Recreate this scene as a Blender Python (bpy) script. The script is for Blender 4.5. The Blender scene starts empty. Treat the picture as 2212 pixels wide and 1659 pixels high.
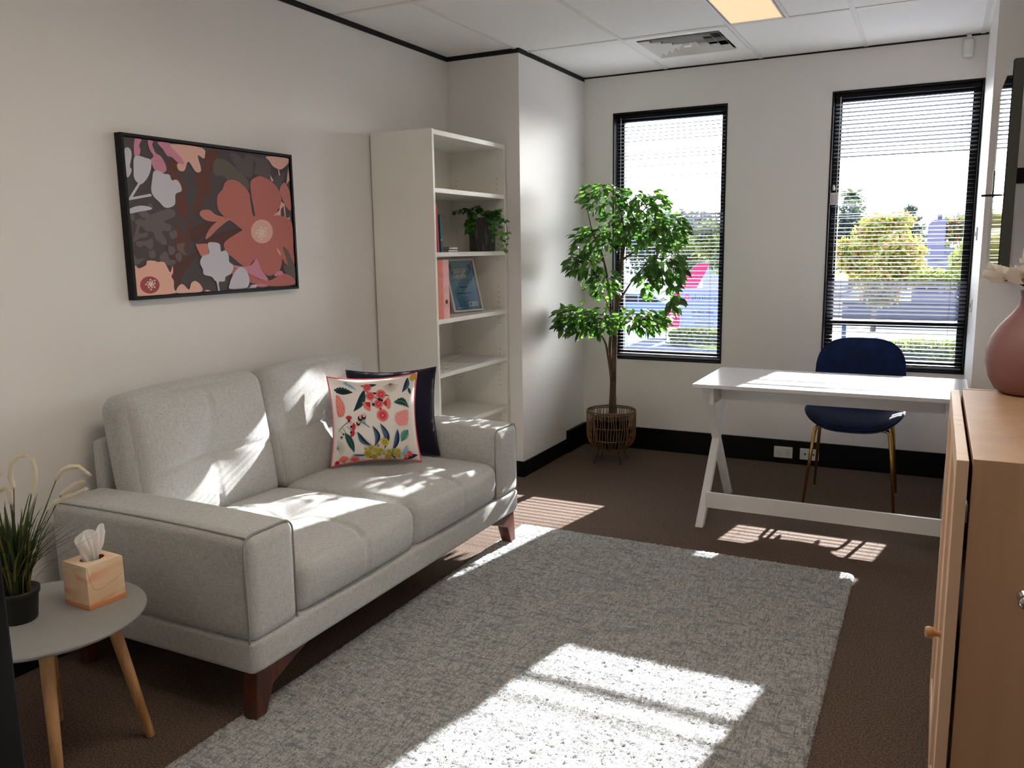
import bpy, bmesh, math, random
from mathutils import Vector, Matrix
random.seed(7)
PI = math.pi
S = bpy.context.scene
COL = S.collection

# ------------------------------------------------------------------ camera
F_PX, W_PX, H_PX = 1792.87, 2212.0, 1659.0
YAW, PIT, ROL = math.radians(27.0015), math.radians(9.279), math.radians(-0.8535)
CAM = Vector((0, 0, 1.42))
_f = Vector((-math.sin(YAW) * math.cos(PIT), math.cos(YAW) * math.cos(PIT), -math.sin(PIT)))
_r = Vector((math.cos(YAW), math.sin(YAW), 0))
_u = _r.cross(_f)
RT = _r * math.cos(ROL) + _u * math.sin(ROL)
UP = -_r * math.sin(ROL) + _u * math.cos(ROL)
cd = bpy.data.cameras.new('camera')
cd.sensor_width = 36.0
cd.lens = F_PX / W_PX * 36.0
cd.clip_start = 0.02
cd.clip_end = 500
cam = bpy.data.objects.new('camera', cd)
COL.objects.link(cam)
cam.matrix_world = Matrix(((RT.x, UP.x, -_f.x, CAM.x), (RT.y, UP.y, -_f.y, CAM.y), (RT.z, UP.z, -_f.z, CAM.z), (0, 0, 0, 1)))
S.camera = cam

# a photo pixel gives a direction; the plane it touches gives the distance
def _ray(x, y):
    return RT * ((x - W_PX / 2) / F_PX) + UP * (-(y - H_PX / 2) / F_PX) + _f
def pz(x, y, z):
    d = _ray(x, y); return CAM + d * ((z - CAM.z) / d.z)
def py_(x, y, Y):
    d = _ray(x, y); return CAM + d * ((Y - CAM.y) / d.y)
def px_(x, y, X):
    d = _ray(x, y); return CAM + d * ((X - CAM.x) / d.x)

# ------------------------------------------------------------------ light and exposure
SUN_DIR = Vector((0.176, 1.0, 0.479)).normalized()      # towards the sun
sd = bpy.data.lights.new('sun', 'SUN')
sd.energy = 21.0
sd.angle = math.radians(0.53)
sd.color = (1.0, 0.97, 0.94)
sun = bpy.data.objects.new('sun', sd)
COL.objects.link(sun)
sun.rotation_euler = SUN_DIR.to_track_quat('Z', 'Y').to_euler()
sun.location = (3, 12, 8)

w = bpy.data.worlds.new('sky')
S.world = w
w.use_nodes = True
nt = w.node_tree
nt.nodes.clear()
sky = nt.nodes.new('ShaderNodeTexSky')
sky.sky_type = 'NISHITA'
sky.sun_disc = False
sky.sun_elevation = math.asin(SUN_DIR.z)
sky.sun_rotation = math.atan2(SUN_DIR.x, SUN_DIR.y)
sky.air_density = 1.0
sky.dust_density = 2.0
hs = nt.nodes.new('ShaderNodeHueSaturation')
hs.inputs['Saturation'].default_value = 0.4
bg = nt.nodes.new('ShaderNodeBackground')
bg.inputs['Strength'].default_value = 1.25
out = nt.nodes.new('ShaderNodeOutputWorld')
haze = nt.nodes.new('ShaderNodeMix')          # thin bright haze over the whole sky
haze.data_type = 'RGBA'
haze.inputs[0].default_value = 0.75
haze.inputs[7].default_value = (2.1, 2.25, 2.4, 1)
nt.links.new(sky.outputs[0], hs.inputs['Color'])
nt.links.new(hs.outputs[0], haze.inputs[6])
nt.links.new(haze.outputs[2], bg.inputs[0])
nt.links.new(bg.outputs[0], out.inputs[0])

vs = S.view_settings
vs.view_transform = 'Standard'
vs.look = 'None'
vs.gamma = 1.0
vs.use_curve_mapping = False
vs.exposure = 1.37
S.cycles.max_bounces = 12
S.cycles.diffuse_bounces = 6
S.cycles.transparent_max_bounces = 24
S.cycles.sample_clamp_indirect = 12.0
S.cycles.use_denoising = True

# ------------------------------------------------------------------ materials
def srgb(r, g, b):
    f = lambda c: c / 12.92 if c <= .04045 else ((c + .055) / 1.055) ** 2.4
    return (f(r / 255), f(g / 255), f(b / 255), 1)
MATS = {}
def mat(name, col, rough=.5, metal=0, spec=.5, var=None, bump=None, coat=0, trans=None, sheen=0, emit=None, alpha=None):
    """var=(scale(x,y,z), colour2, lo, hi, detail) ; bump=(scale(x,y,z), strength, distance)"""
    if name in MATS: return MATS[name]
    m = bpy.data.materials.new(name)
    m.use_nodes = True
    t = m.node_tree
    b = t.nodes['Principled BSDF']
    b.inputs['Base Color'].default_value = col
    b.inputs['Roughness'].default_value = rough
    b.inputs['Metallic'].default_value = metal
    b.inputs['Specular IOR Level'].default_value = spec
    b.inputs['Coat Weight'].default_value = coat
    b.inputs['Coat Roughness'].default_value = .08
    if sheen:
        b.inputs['Sheen Weight'].default_value = sheen
        b.inputs['Sheen Roughness'].default_value = .4
    if emit:
        b.inputs['Emission Color'].default_value = emit[0]
        b.inputs['Emission Strength'].default_value = emit[1]
    tc = None
    def noise(scale, detail=3, rough_=.55):
        nonlocal tc
        if tc is None: tc = t.nodes.new('ShaderNodeTexCoord')
        mp = t.nodes.new('ShaderNodeMapping')
        mp.inputs['Scale'].default_value = scale
        n = t.nodes.new('ShaderNodeTexNoise')
        n.inputs['Scale'].default_value = 1
        n.inputs['Detail'].default_value = detail
        n.inputs['Roughness'].default_value = rough_
        t.links.new(tc.outputs['Object'], mp.inputs[0])
        t.links.new(mp.outputs[0], n.inputs['Vector'])
        return n
    if var:
        vlist = var if isinstance(var, list) else [var]
        prev = None
        for (sc, c2, lo, hi, det) in vlist:
            n = noise(sc, det)
            mr = t.nodes.new('ShaderNodeMapRange')
            mr.inputs[1].default_value = lo
            mr.inputs[2].default_value = hi
            mx = t.nodes.new('ShaderNodeMix')
            mx.data_type = 'RGBA'
            t.links.new(n.outputs['Fac'], mr.inputs[0])
            t.links.new(mr.outputs[0], mx.inputs[0])
            if prev is None: mx.inputs[6].default_value = col
            else: t.links.new(prev, mx.inputs[6])
            mx.inputs[7].default_value = c2
            prev = mx.outputs[2]
        t.links.new(prev, b.inputs['Base Color'])
    if bump:
        blist = bump if isinstance(bump, list) else [bump]
        prevn = None
        for (sc, st, dist) in blist:
            n = noise(sc, 4)
            bp = t.nodes.new('ShaderNodeBump')
            bp.inputs['Strength'].default_value = st
            bp.inputs['Distance'].default_value = dist
            t.links.new(n.outputs['Fac'], bp.inputs['Height'])
            if prevn: t.links.new(prevn, bp.inputs['Normal'])
            prevn = bp.outputs[0]
        t.links.new(prevn, b.inputs['Normal'])
    if trans:      # a leaf or tissue lets light through
        o = t.nodes['Material Output']
        tr = t.nodes.new('ShaderNodeBsdfTranslucent')
        tr.inputs[0].default_value = trans[0]
        ms = t.nodes.new('ShaderNodeMixShader')
        ms.inputs[0].default_value = trans[1]
        t.links.new(b.outputs[0], ms.inputs[1])
        t.links.new(tr.outputs[0], ms.inputs[2])
        t.links.new(ms.outputs[0], o.inputs[0])
    MATS[name] = m
    return m

M_wall = mat('wall_paint', srgb(234, 232, 230), .42, spec=.4, var=((.6, .6, .6), srgb(232, 229, 226), .3, .7, 2), bump=((90, 90, 90), .05, .002))
M_ceil = mat('ceiling_tile_white', srgb(243, 242, 239), .8, var=((220, 220, 220), srgb(222, 221, 218), .55, .75, 2), bump=((160, 160, 160), .25, .002))
M_tee = mat('white_grid_metal', srgb(228, 226, 222), .45)
M_black = mat('black_aluminium', srgb(11, 11, 14), .42, spec=.25)
M_skirt = mat('black_skirting_vinyl', srgb(9, 9, 11), .45, spec=.2)
M_gap = mat('black_shadow_gap', srgb(10, 10, 11), .8)
M_carpet = mat('brown_loop_carpet', srgb(114, 98, 87), .95, spec=.15,
               var=[((170, 170, 170), srgb(62, 53, 48), .42, .6, 3), ((330, 330, 330), srgb(146, 122, 104), .56, .74, 2), ((170, 170, 170), srgb(122, 76, 62), .6, .72, 2)],
               bump=((260, 260, 260), .8, .004))
M_rug = mat('flecked_grey_rug', srgb(206, 208, 208), .95, spec=.1, sheen=.2,
            var=[((26, 150, 60), srgb(176, 178, 178), .45, .58, 4), ((150, 24, 60), srgb(148, 151, 153), .5, .62, 4), ((240, 170, 90), srgb(100, 103, 107), .55, .66, 3), ((16, 70, 40), srgb(136, 139, 143), .54, .66, 5)],
            bump=((330, 330, 330), .8, .006))
def weave(name, base, dark, light):
    return mat(name, base, .9, spec=.2, sheen=.2,
               var=[((45, 480, 480), dark, .5, .74, 3), ((480, 45, 480), dark, .52, .76, 3), ((480, 480, 40), dark, .52, .76, 3), ((60, 420, 420), light, .58, .8, 2), ((420, 420, 50), light, .58, .8, 2)],
               bump=[((60, 600, 600), .3, .0012), ((600, 600, 60), .3, .0012)])
M_sofa = weave('heathered_grey_linen', srgb(194, 194, 192), srgb(152, 154, 155), srgb(216, 216, 213))
M_pipe = mat('grey_piping', srgb(152, 152, 149), .9, sheen=.2)
M_darkwood = mat('dark_walnut_stain', srgb(96, 48, 30), .4, coat=.2, var=((6, 40, 6), srgb(64, 30, 18), .4, .65, 3))
M_beech = mat('beech_wood', srgb(206, 160, 112), .45, var=((40, 40, 5), srgb(176, 128, 82), .45, .65, 4))
M_tablegrey = mat('grey_painted_top', srgb(152, 152, 150), .55)
M_white = mat('white_melamine', srgb(236, 234, 228), .38, var=((2, 2, 2), srgb(232, 230, 223), .4, .6, 2))
M_desk = mat('white_gloss_desk', srgb(214, 215, 219), .22, spec=.12)
M_deskframe = mat('white_desk_frame', srgb(226, 226, 226), .4)
M_maple = mat('maple_laminate', srgb(196, 160, 128), .5, spec=.3, var=[((9, 9, 1.2), srgb(182, 144, 112), .4, .7, 5), ((50, 50, 4), srgb(190, 154, 122), .45, .7, 3)])
M_maple_edge = mat('maple_edge_band', srgb(224, 190, 160), .5)
M_navy = mat('navy_velvet', srgb(10, 36, 80), .7, spec=.2, sheen=.12, var=((14, 14, 14), srgb(8, 26, 60), .4, .65, 3))
M_navyc = mat('navy_velvet_cushion', srgb(18, 18, 36), .85, spec=.2, sheen=.3, bump=((30, 30, 30), .2, .004))
M_gold = mat('brushed_gold', srgb(196, 158, 92), .25, metal=1)
M_chrome = mat('chrome', srgb(210, 210, 212), .12, metal=1)
M_rattan = mat('rattan_cane', srgb(122, 88, 58), .6, var=((30, 30, 30), srgb(86, 58, 36), .45, .65, 3))
M_potblack = mat('black_plastic_pot', srgb(22, 22, 23), .5)
M_wire = mat('dark_wire', srgb(48, 42, 36), .5, metal=.6)
M_bark = mat('ficus_bark', srgb(98, 78, 60), .85, var=((40, 40, 12), srgb(66, 50, 38), .4, .65, 4), bump=((60, 60, 20), .5, .003))
LEAFS = [mat('ficus_leaf_' + n, c, .38, trans=(tcol, .3)) for n, c, tcol in (
    ('mid', srgb(48, 84, 38), srgb(92, 148, 52)), ('dark', srgb(34, 64, 30), srgb(74, 128, 44)), ('light', srgb(72, 108, 52), srgb(116, 166, 66)))]
VLEAFS = [mat('vine_leaf_' + n, c, .35, trans=(tcol, .35)) for n, c, tcol in (
    ('deep', srgb(38, 84, 42), srgb(90, 160, 50)), ('fresh', srgb(78, 128, 50), srgb(150, 215, 70)))]
M_stone = mat('dark_textured_pot', srgb(58, 58, 60), .85, var=((60, 60, 8), srgb(122, 122, 124), .5, .7, 5), bump=((60, 60, 10), .6, .003))
M_soil = mat('dark_soil', srgb(28, 24, 20), .95, bump=((80, 80, 80), .8, .01))
M_grassd = mat('dark_grass_blade', srgb(44, 58, 30), .5, trans=(srgb(80, 100, 40), .25))
M_grassy = mat('yellowing_grass_blade', srgb(112, 104, 48), .5, trans=(srgb(140, 130, 60), .25))
M_plume = mat('cream_plume', srgb(232, 222, 198), .95, sheen=.5, bump=((300, 300, 300), .8, .004))
M_tissue = mat('tissue_paper', srgb(245, 243, 242), .9, trans=(srgb(250, 248, 246), .4))
M_vase = mat('dusty_pink_ceramic', srgb(142, 100, 100), .55)
M_petal = mat('white_silk_petal', srgb(236, 228, 216), .8, trans=(srgb(240, 232, 220), .35))
M_blackleaf = mat('black_green_leaf', srgb(20, 26, 18), .6)
M_plate = mat('white_plastic', srgb(224, 222, 218), .35)
M_dark = mat('dark_hole', srgb(14, 14, 14), .7)
M_slat = mat('grey_blind_slat', srgb(116, 118, 127), .34, spec=.7)
M_cord = mat('dark_blind_cord', srgb(40, 40, 44), .7)
M_paper = mat('white_paper', srgb(232, 230, 228), .8)
M_screen = mat('glossy_black_screen', srgb(10, 11, 13), .05, spec=.8)
M_tvedge = mat('dark_grey_tv_edge', srgb(62, 64, 60), .5)
M_light = mat('warm_light_diffuser', srgb(130, 118, 100), .6, emit=(srgb(255, 216, 170), .375))
M_metalw = mat('white_painted_metal', srgb(236, 235, 232), .4)
# clear window glass: straight-through plus a Fresnel reflection
M_glass = bpy.data.materials.new('clear_glass'); M_glass.use_nodes = True
_t = M_glass.node_tree; _t.nodes.clear()
_o = _t.nodes.new('ShaderNodeOutputMaterial'); _mx = _t.nodes.new('ShaderNodeMixShader'); _fr = _t.nodes.new('ShaderNodeFresnel')
_tr = _t.nodes.new('ShaderNodeBsdfTransparent'); _gl = _t.nodes.new('ShaderNodeBsdfGlossy')
_tr.inputs[0].default_value = (.93, .94, .95, 1); _gl.inputs['Roughness'].default_value = .0; _fr.inputs[0].default_value = 1.35
_t.links.new(_fr.outputs[0], _mx.inputs[0]); _t.links.new(_tr.outputs[0], _mx.inputs[1]); _t.links.new(_gl.outputs[0], _mx.inputs[2]); _t.links.new(_mx.outputs[0], _o.inputs[0])
def flat(name, c, r=.7): return mat(name, c, r, spec=.25)

# ------------------------------------------------------------------ mesh builder
class MB:
    def __init__(s): s.v = []; s.f = []; s.m = []
    def add(s, vs, fs, mi=0):
        o = len(s.v); s.v += [tuple(p) for p in vs]
        for f in fs: s.f.append(tuple(i + o for i in f)); s.m.append(mi)
        return s
    def box(s, x0, x1, y0, y1, z0, z1, mi=0):
        return s.add([(x0, y0, z0), (x1, y0, z0), (x1, y1, z0), (x0, y1, z0), (x0, y0, z1), (x1, y0, z1), (x1, y1, z1), (x0, y1, z1)],
                     [(0, 3, 2, 1), (4, 5, 6, 7), (0, 1, 5, 4), (1, 2, 6, 5), (2, 3, 7, 6), (3, 0, 4, 7)], mi)
    def tube(s, pts, rad, n=8, closed=False, cap=True, mi=0):
        pts = [Vector(p) for p in pts]
        if not isinstance(rad, (list, tuple)): rad = [rad] * len(pts)
        rings = []; L = len(pts); prev = None
        for i, p in enumerate(pts):
            if closed: d = pts[(i + 1) % L] - pts[i - 1]
            else: d = pts[min(i + 1, L - 1)] - pts[max(i - 1, 0)]
            d = d.normalized() if d.length > 1e-9 else Vector((0, 0, 1))
            if prev is None:
                a = Vector((0, 0, 1)) if abs(d.z) < .9 else Vector((1, 0, 0))
                a = (a - d * a.dot(d)).normalized()
            else:
                a = prev - d * prev.dot(d)
                a = a.normalized() if a.length > 1e-6 else d.orthogonal().normalized()
            prev = a; b = d.cross(a)
            rings.append([p + (a * math.cos(2 * PI * k / n) + b * math.sin(2 * PI * k / n)) * rad[i] for k in range(n)])
        vs = [q for r in rings for q in r]; fs = []
        for i in range(L if closed else L - 1):
            j = (i + 1) % L
            for k in range(n):
                fs.append((i * n + k, i * n + (k + 1) % n, j * n + (k + 1) % n, j * n + k))
        if cap and not closed:
            fs.append(tuple(range(n - 1, -1, -1))); fs.append(tuple((L - 1) * n + k for k in range(n)))
        return s.add(vs, fs, mi)
    def lathe(s, prof, n=32, c=(0, 0, 0), mi=0, cap=False):
        vs = []; fs = []
        for r, z in prof:
            for k in range(n):
                vs.append((c[0] + r * math.cos(2 * PI * k / n), c[1] + r * math.sin(2 * PI * k / n), c[2] + z))
        for i in range(len(prof) - 1):
            for k in range(n):
                fs.append((i * n + k, i * n + (k + 1) % n, (i + 1) * n + (k + 1) % n, (i + 1) * n + k))
        if cap:
            fs.append(tuple(range(n - 1, -1, -1))); fs.append(tuple((len(prof) - 1) * n + k for k in range(n)))
        return s.add(vs, fs, mi)
    def prism(s, poly, axis, a, b, mi=0):
        """poly = 2D points in the other two axes (in x,y,z order), extruded along axis from a to b"""
        def mk(p, t):
            if axis == 'x': return (t, p[0], p[1])
            if axis == 'y': return (p[0], t, p[1])
            return (p[0], p[1], t)
        n = len(poly)
        vs = [mk(p, a) for p in poly] + [mk(p, b) for p in poly]
        fs = [tuple(range(n - 1, -1, -1)), tuple(range(n, 2 * n))] + [(i, (i + 1) % n, (i + 1) % n + n, i + n) for i in range(n)]
        return s.add(vs, fs, mi)
    def grid(s, fn, nu, nv, mi=0):
        vs = [fn(i / nu, j / nv) for j in range(nv + 1) for i in range(nu + 1)]
        fs = [(j * (nu + 1) + i, j * (nu + 1) + i + 1, (j + 1) * (nu + 1) + i + 1, (j + 1) * (nu + 1) + i) for j in range(nv) for i in range(nu)]
        return s.add(vs, fs, mi)
    def mesh(s, name, mats, smooth=False, fix=True, weld=0):
        me = bpy.data.meshes.new(name)
        me.from_pydata(s.v, [], s.f)
        if not isinstance(mats, (list, tuple)): mats = [mats]
        for m in mats: me.materials.append(m)
        me.polygons.foreach_set('material_index', s.m)
        if fix or weld:
            bm = bmesh.new(); bm.from_mesh(me)
            if weld: bmesh.ops.remove_doubles(bm, verts=bm.verts, dist=weld)
            if fix: bmesh.ops.recalc_face_normals(bm, faces=bm.faces)
            bm.to_mesh(me); bm.free()
        if smooth: me.polygons.foreach_set('use_smooth', [True] * len(me.polygons))
        me.update()
        return me
    def build(s, name, mats, parent=None, smooth=False, bevel=0, seg=2, weld=0, fix=True):
        o = bpy.data.objects.new(name, s.mesh(name, mats, smooth, fix, weld))
        return link(o, parent, bevel, seg)
def link(o, parent=None, bevel=0, seg=2):
    COL.objects.link(o)
    if parent: o.parent = parent
    if bevel:
        md = o.modifiers.new('bevel', 'BEVEL'); md.width = bevel; md.segments = seg; md.limit_method = 'ANGLE'; md.angle_limit = math.radians(40)
        o.data.polygons.foreach_set('use_smooth', [True] * len(o.data.polygons))
        wn = o.modifiers.new('wn', 'WEIGHTED_NORMAL'); wn.keep_sharp = True
    return o
def tag(o, label, cat, group=None):
    o['label'] = label; o['category'] = cat
    if group: o['group'] = group
    return o
def struct(o): o['kind'] = 'structure'; return o
def stuff(o): o['kind'] = 'stuff'; return o
def thing(name, label, cat, loc=(0, 0, 0), rz=0, group=None):
    o = bpy.data.objects.new(name, None); COL.objects.link(o)
    o.empty_display_size = .1; o.location = loc; o.rotation_euler = (0, 0, rz)
    return tag(o, label, cat, group)
def inst(name, me, parent, mtx):
    o = bpy.data.objects.new(name, me); COL.objects.link(o); o.parent = parent; o.matrix_local = mtx; return o
def bx(name, x0, x1, y0, y1, z0, z1, m, parent=None, bevel=0, seg=2):
    return MB().box(x0, x1, y0, y1, z0, z1).build(name, m, parent, bevel=bevel, seg=seg)

def softbox(h, r, n=22, fn=None):
    """rounded box centred on the origin, half sizes h; fn moves a surface point (p, unit cube coords)"""
    b = MB()
    def ease(t): t = t * 2 - 1; return .45 * t + .55 * math.sin(PI / 2 * t)
    def pt(c):
        q = Vector((c[0] * h[0], c[1] * h[1], c[2] * h[2]))
        inn = Vector([max(-(h[i] - r), min(h[i] - r, q[i])) for i in range(3)])
        d = q - inn
        if d.length > 1e-9: q = inn + d.normalized() * r
        return fn(q, c) if fn else q
    for ax in range(3):
        for sg in (-1, 1):
            def f(u, v, ax=ax, sg=sg):
                c = [0, 0, 0]; c[ax] = sg; c[(ax + 1) % 3] = ease(u); c[(ax + 2) % 3] = ease(v); return pt(c)
            b.grid(f, n, n)
    return b

def text_faces(txt, size, align='CENTER'):
    c = bpy.data.curves.new('t', 'FONT'); c.body = txt; c.size = size; c.align_x = align; c.resolution_u = 2
    o = bpy.data.objects.new('t', c); COL.objects.link(o)
    dg = bpy.context.evaluated_depsgraph_get(); dg.update()
    me = o.evaluated_get(dg).to_mesh()
    vs = [tuple(v.co) for v in me.vertices]; fs = [tuple(p.vertices) for p in me.polygons]
    o.evaluated_get(dg).to_mesh_clear()
    bpy.data.objects.remove(o); bpy.data.curves.remove(c)
    return vs, fs

def homography(src, dst):
    A = []
    for (x, y), (u, v) in zip(src, dst):
        A.append([x, y, 1, 0, 0, 0, -u * x, -u * y, u]); A.append([0, 0, 0, x, y, 1, -v * x, -v * y, v])
    n = 8
    for i in range(n):
        p = max(range(i, n), key=lambda r: abs(A[r][i])); A[i], A[p] = A[p], A[i]
        for r in range(n):
            if r != i:
                k = A[r][i] / A[i][i]
                A[r] = [a - k * b for a, b in zip(A[r], A[i])]
    h = [A[i][8] / A[i][i] for i in range(n)]
    def f(x, y):
        d = h[6] * x + h[7] * y + 1
        return ((h[0] * x + h[1] * y + h[2]) / d, (h[3] * x + h[4] * y + h[5]) / d)
    return f
def spline(pts, k=5):
    """closed Catmull-Rom through the points"""
    o = []; n = len(pts)
    for i in range(n):
        a, b, c, d = pts[i - 1], pts[i], pts[(i + 1) % n], pts[(i + 2) % n]
        for j in range(k):
            t = j / k
            o.append(tuple(.5 * (2 * b[m] + (c[m] - a[m]) * t + (2 * a[m] - 5 * b[m] + 4 * c[m] - d[m]) * t * t + (3 * b[m] - a[m] - 3 * c[m] + d[m]) * t ** 3) for m in (0, 1)))
    return o

# ================================================================== ROOM
XL, XR, YB, ZC = -2.725, 0.66, 5.55, 2.565
XP, YP, XN = -2.24, 4.54, 0.182          # projecting columns at both window corners
YF, XD, YA = .93, -1.625, -1.6           # near wall, doorway edge, end of the entry
W1 = (-2.025, -1.252, .636, 2.314)
W2 = (-.624, .181, .642, 2.325)

floor = struct(MB().box(XL - .2, XR + .2, YA - .2, YB + .3, -.12, 0).build('floor', M_carpet))
wl = struct(bx('wall_left', XL - .12, XL, YF - .1, YB + .25, 0, ZC + .12, M_wall))
struct(bx('wall_column_left', XL, XP, YP, YB + .25, 0, ZC + .12, M_wall))
struct(bx('wall_column_right', XN, XR, YP, YB + .25, 0, ZC + .12, M_wall))
struct(bx('wall_right', XR, XR + .12, YA, YB + .25, 0, ZC + .12, M_wall))
b = MB()
for x0, x1, z0, z1 in ((XP, W1[0], 0, ZC + .12), (W1[0], W1[1], 0, W1[2]), (W1[0], W1[1], W1[3], ZC + .12), (W1[1], W2[0], 0, ZC + .12),
                       (W2[0], W2[1], 0, W2[2]), (W2[0], W2[1], W2[3], ZC + .12), (W2[1], XN, 0, ZC + .12)):
    b.box(x0, x1, YB, YB + .2, z0, z1)
struct(b.build('wall_back', M_wall))
struct(bx('wall_front', XL, XD - .06, YF - .1, YF, 0, ZC + .12, M_wall))
struct(bx('wall_entry_left', XD - .16, XD - .06, YA, YF - .1, 0, ZC + .12, M_wall))
struct(bx('wall_entry_end', XD - .16, XR, YA - .1, YA, 0, ZC + .12, M_wall))
dj = struct(bx('door_1', XD - .06, XD, YF - .13, YF + .012, 0, 2.1, M_black, bevel=.006))
bx('door_frame_stop', XD - .008, XD + .006, YF - .08, YF - .055, 0, 2.09, M_black, dj)
bx('door_frame_face', XD - .1, XD - .06, YF + .0005, YF + .014, 0, 2.1, M_black, dj)
struct(bx('wall_door_head', XD - .06, XD, YF - .1, YF, 2.1, ZC + .12, M_wall))

# --- ceiling: slab, tiles, grid
ceil = struct(bx('ceiling', XL - .1, XR + .1, YA - .1, YB + .2, ZC + .1, ZC + .2, M_gap))
GX = [XL, -2.262, -1.658, -1.054, -.449, .155, XR]
GY = [-1.6, -1.27, -.085, 1.1, 2.285, 3.47, 4.655, YB]
for i in range(6):
    for j in range(7):
        x0, x1, y0, y1 = GX[i], GX[i + 1], GY[j], GY[j + 1]
        if (i, j) == (2, 6): y0 = 5.25
        if (i, j) == (3, 5): x0 = -.752
        if (i, j) == (3, 3): continue
        bx('ceiling_tile', x0 + .004, x1 - .004, y0 + .004, y1 - .004, ZC + .002, ZC + .016, M_ceil, ceil)
for x in GX[1:-1]: bx('ceiling_tee', x - .012, x + .012, YA, YB - .004, ZC - .002, ZC + .002, M_tee, ceil)
for y in GY[1:-1]:
    for i in range(6): bx('ceiling_tee', GX[i] + .013, GX[i + 1] - .013, y - .012, y + .012, ZC - .002, ZC + .002, M_tee, ceil)
bx('ceiling_tee', -1.64, -1.068, 5.238, 5.258, ZC - .002, ZC + .002, M_tee, ceil)
bx('ceiling_tee', -.766, -.746, 3.484, 4.641, ZC - .002, ZC + .002, M_tee, ceil)
# shadow line along wall tops
struct(bx('trim_1', XL, XL + .006, YF, YP, ZC - .024, ZC + .002, M_gap))
struct(bx('trim_2', XL + .006, XP + .004, YP - .006, YP, ZC - .024, ZC + .002, M_gap))
struct(bx('trim_3', XP, XP + .006, YP, YB, ZC - .024, ZC + .002, M_gap))
struct(bx('trim_4', XP + .006, XN, YB - .004, YB, ZC - .008, ZC + .001, M_gap))
# skirting
struct(bx('baseboard_left', XL, XL + .012, YF, YP, 0, .1, M_skirt, bevel=.003))
struct(bx('baseboard_column_front', XL + .012, XP + .012, YP - .012, YP, 0, .1, M_skirt, bevel=.003))
struct(bx('baseboard_column_side', XP, XP + .012, YP, 5.22, 0, .1, M_skirt, bevel=.003))
struct(bx('baseboard_column_step', XP, XP + .022, 5.22, YB, 0, .158, M_skirt, bevel=.003))
struct(bx('baseboard_back', XP + .022, XN, YB - .02, YB, 0, .154, M_skirt, bevel=.003))
struct(bx('baseboard_right', XN - .012, XN, YP, YB - .02, 0, .1, M_skirt, bevel=.003))
struct(bx('baseboard_column_right', XN - .012, XR, YP - .012, YP, 0, .1, M_skirt, bevel=.003))
struct(bx('baseboard_front', XL + .012, XD - .1, YF, YF + .012, 0, .1, M_skirt, bevel=.003))

# --- windows with black frames
def window(name, Wd, transom):
    x0, x1, z0, z1 = Wd
    root = struct(bx(name, x0, x1, YB - .004, YB + .13, z0, z0 + .012, M_black))
    bx('window_reveal', x0, x0 + .01, YB - .004, YB + .13, z0 + .012, z1 - .01, M_black, root)
    bx('window_reveal', x1 - .01, x1, YB - .004, YB + .13, z0 + .012, z1 - .01, M_black, root)
    bx('window_reveal', x0, x1, YB - .004, YB + .13, z1 - .01, z1, M_black, root)
    y0, y1, fw = YB + .085, YB + .13, .042
    bx('window_frame', x0 + .01, x0 + .01 + fw, y0, y1, z0 + .012, z1 - .01, M_black, root, bevel=.003)
    bx('window_frame', x1 - .01 - fw, x1 - .01, y0, y1, z0 + .012, z1 - .01, M_black, root, bevel=.003)
    bx('window_frame', x0 + .01 + fw, x1 - .01 - fw, y0, y1, z0 + .012, z0 + .012 + fw, M_black, root, bevel=.003)
    bx('window_frame', x0 + .01 + fw, x1 - .01 - fw, y0, y1, z1 - .01 - fw, z1 - .01, M_black, root, bevel=.003)
    zs = [z0 + .012 + fw, z1 - .01 - fw]
    if transom:
        bx('window_transom', x0 + .01 + fw, x1 - .01 - fw, y0, y1, transom - .02, transom + .02, M_black, root, bevel=.003)
        zs = [zs[0], transom - .02, transom + .02, zs[1]]
    for k in range(0, len(zs), 2):
        bx('window_pane', x0 + .01 + fw, x1 - .01 - fw, y0 + .02, y0 + .024, zs[k], zs[k + 1], M_glass, root)
    return root
window('window_1', W1, None)
window('window_2', W2, .925)

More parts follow.
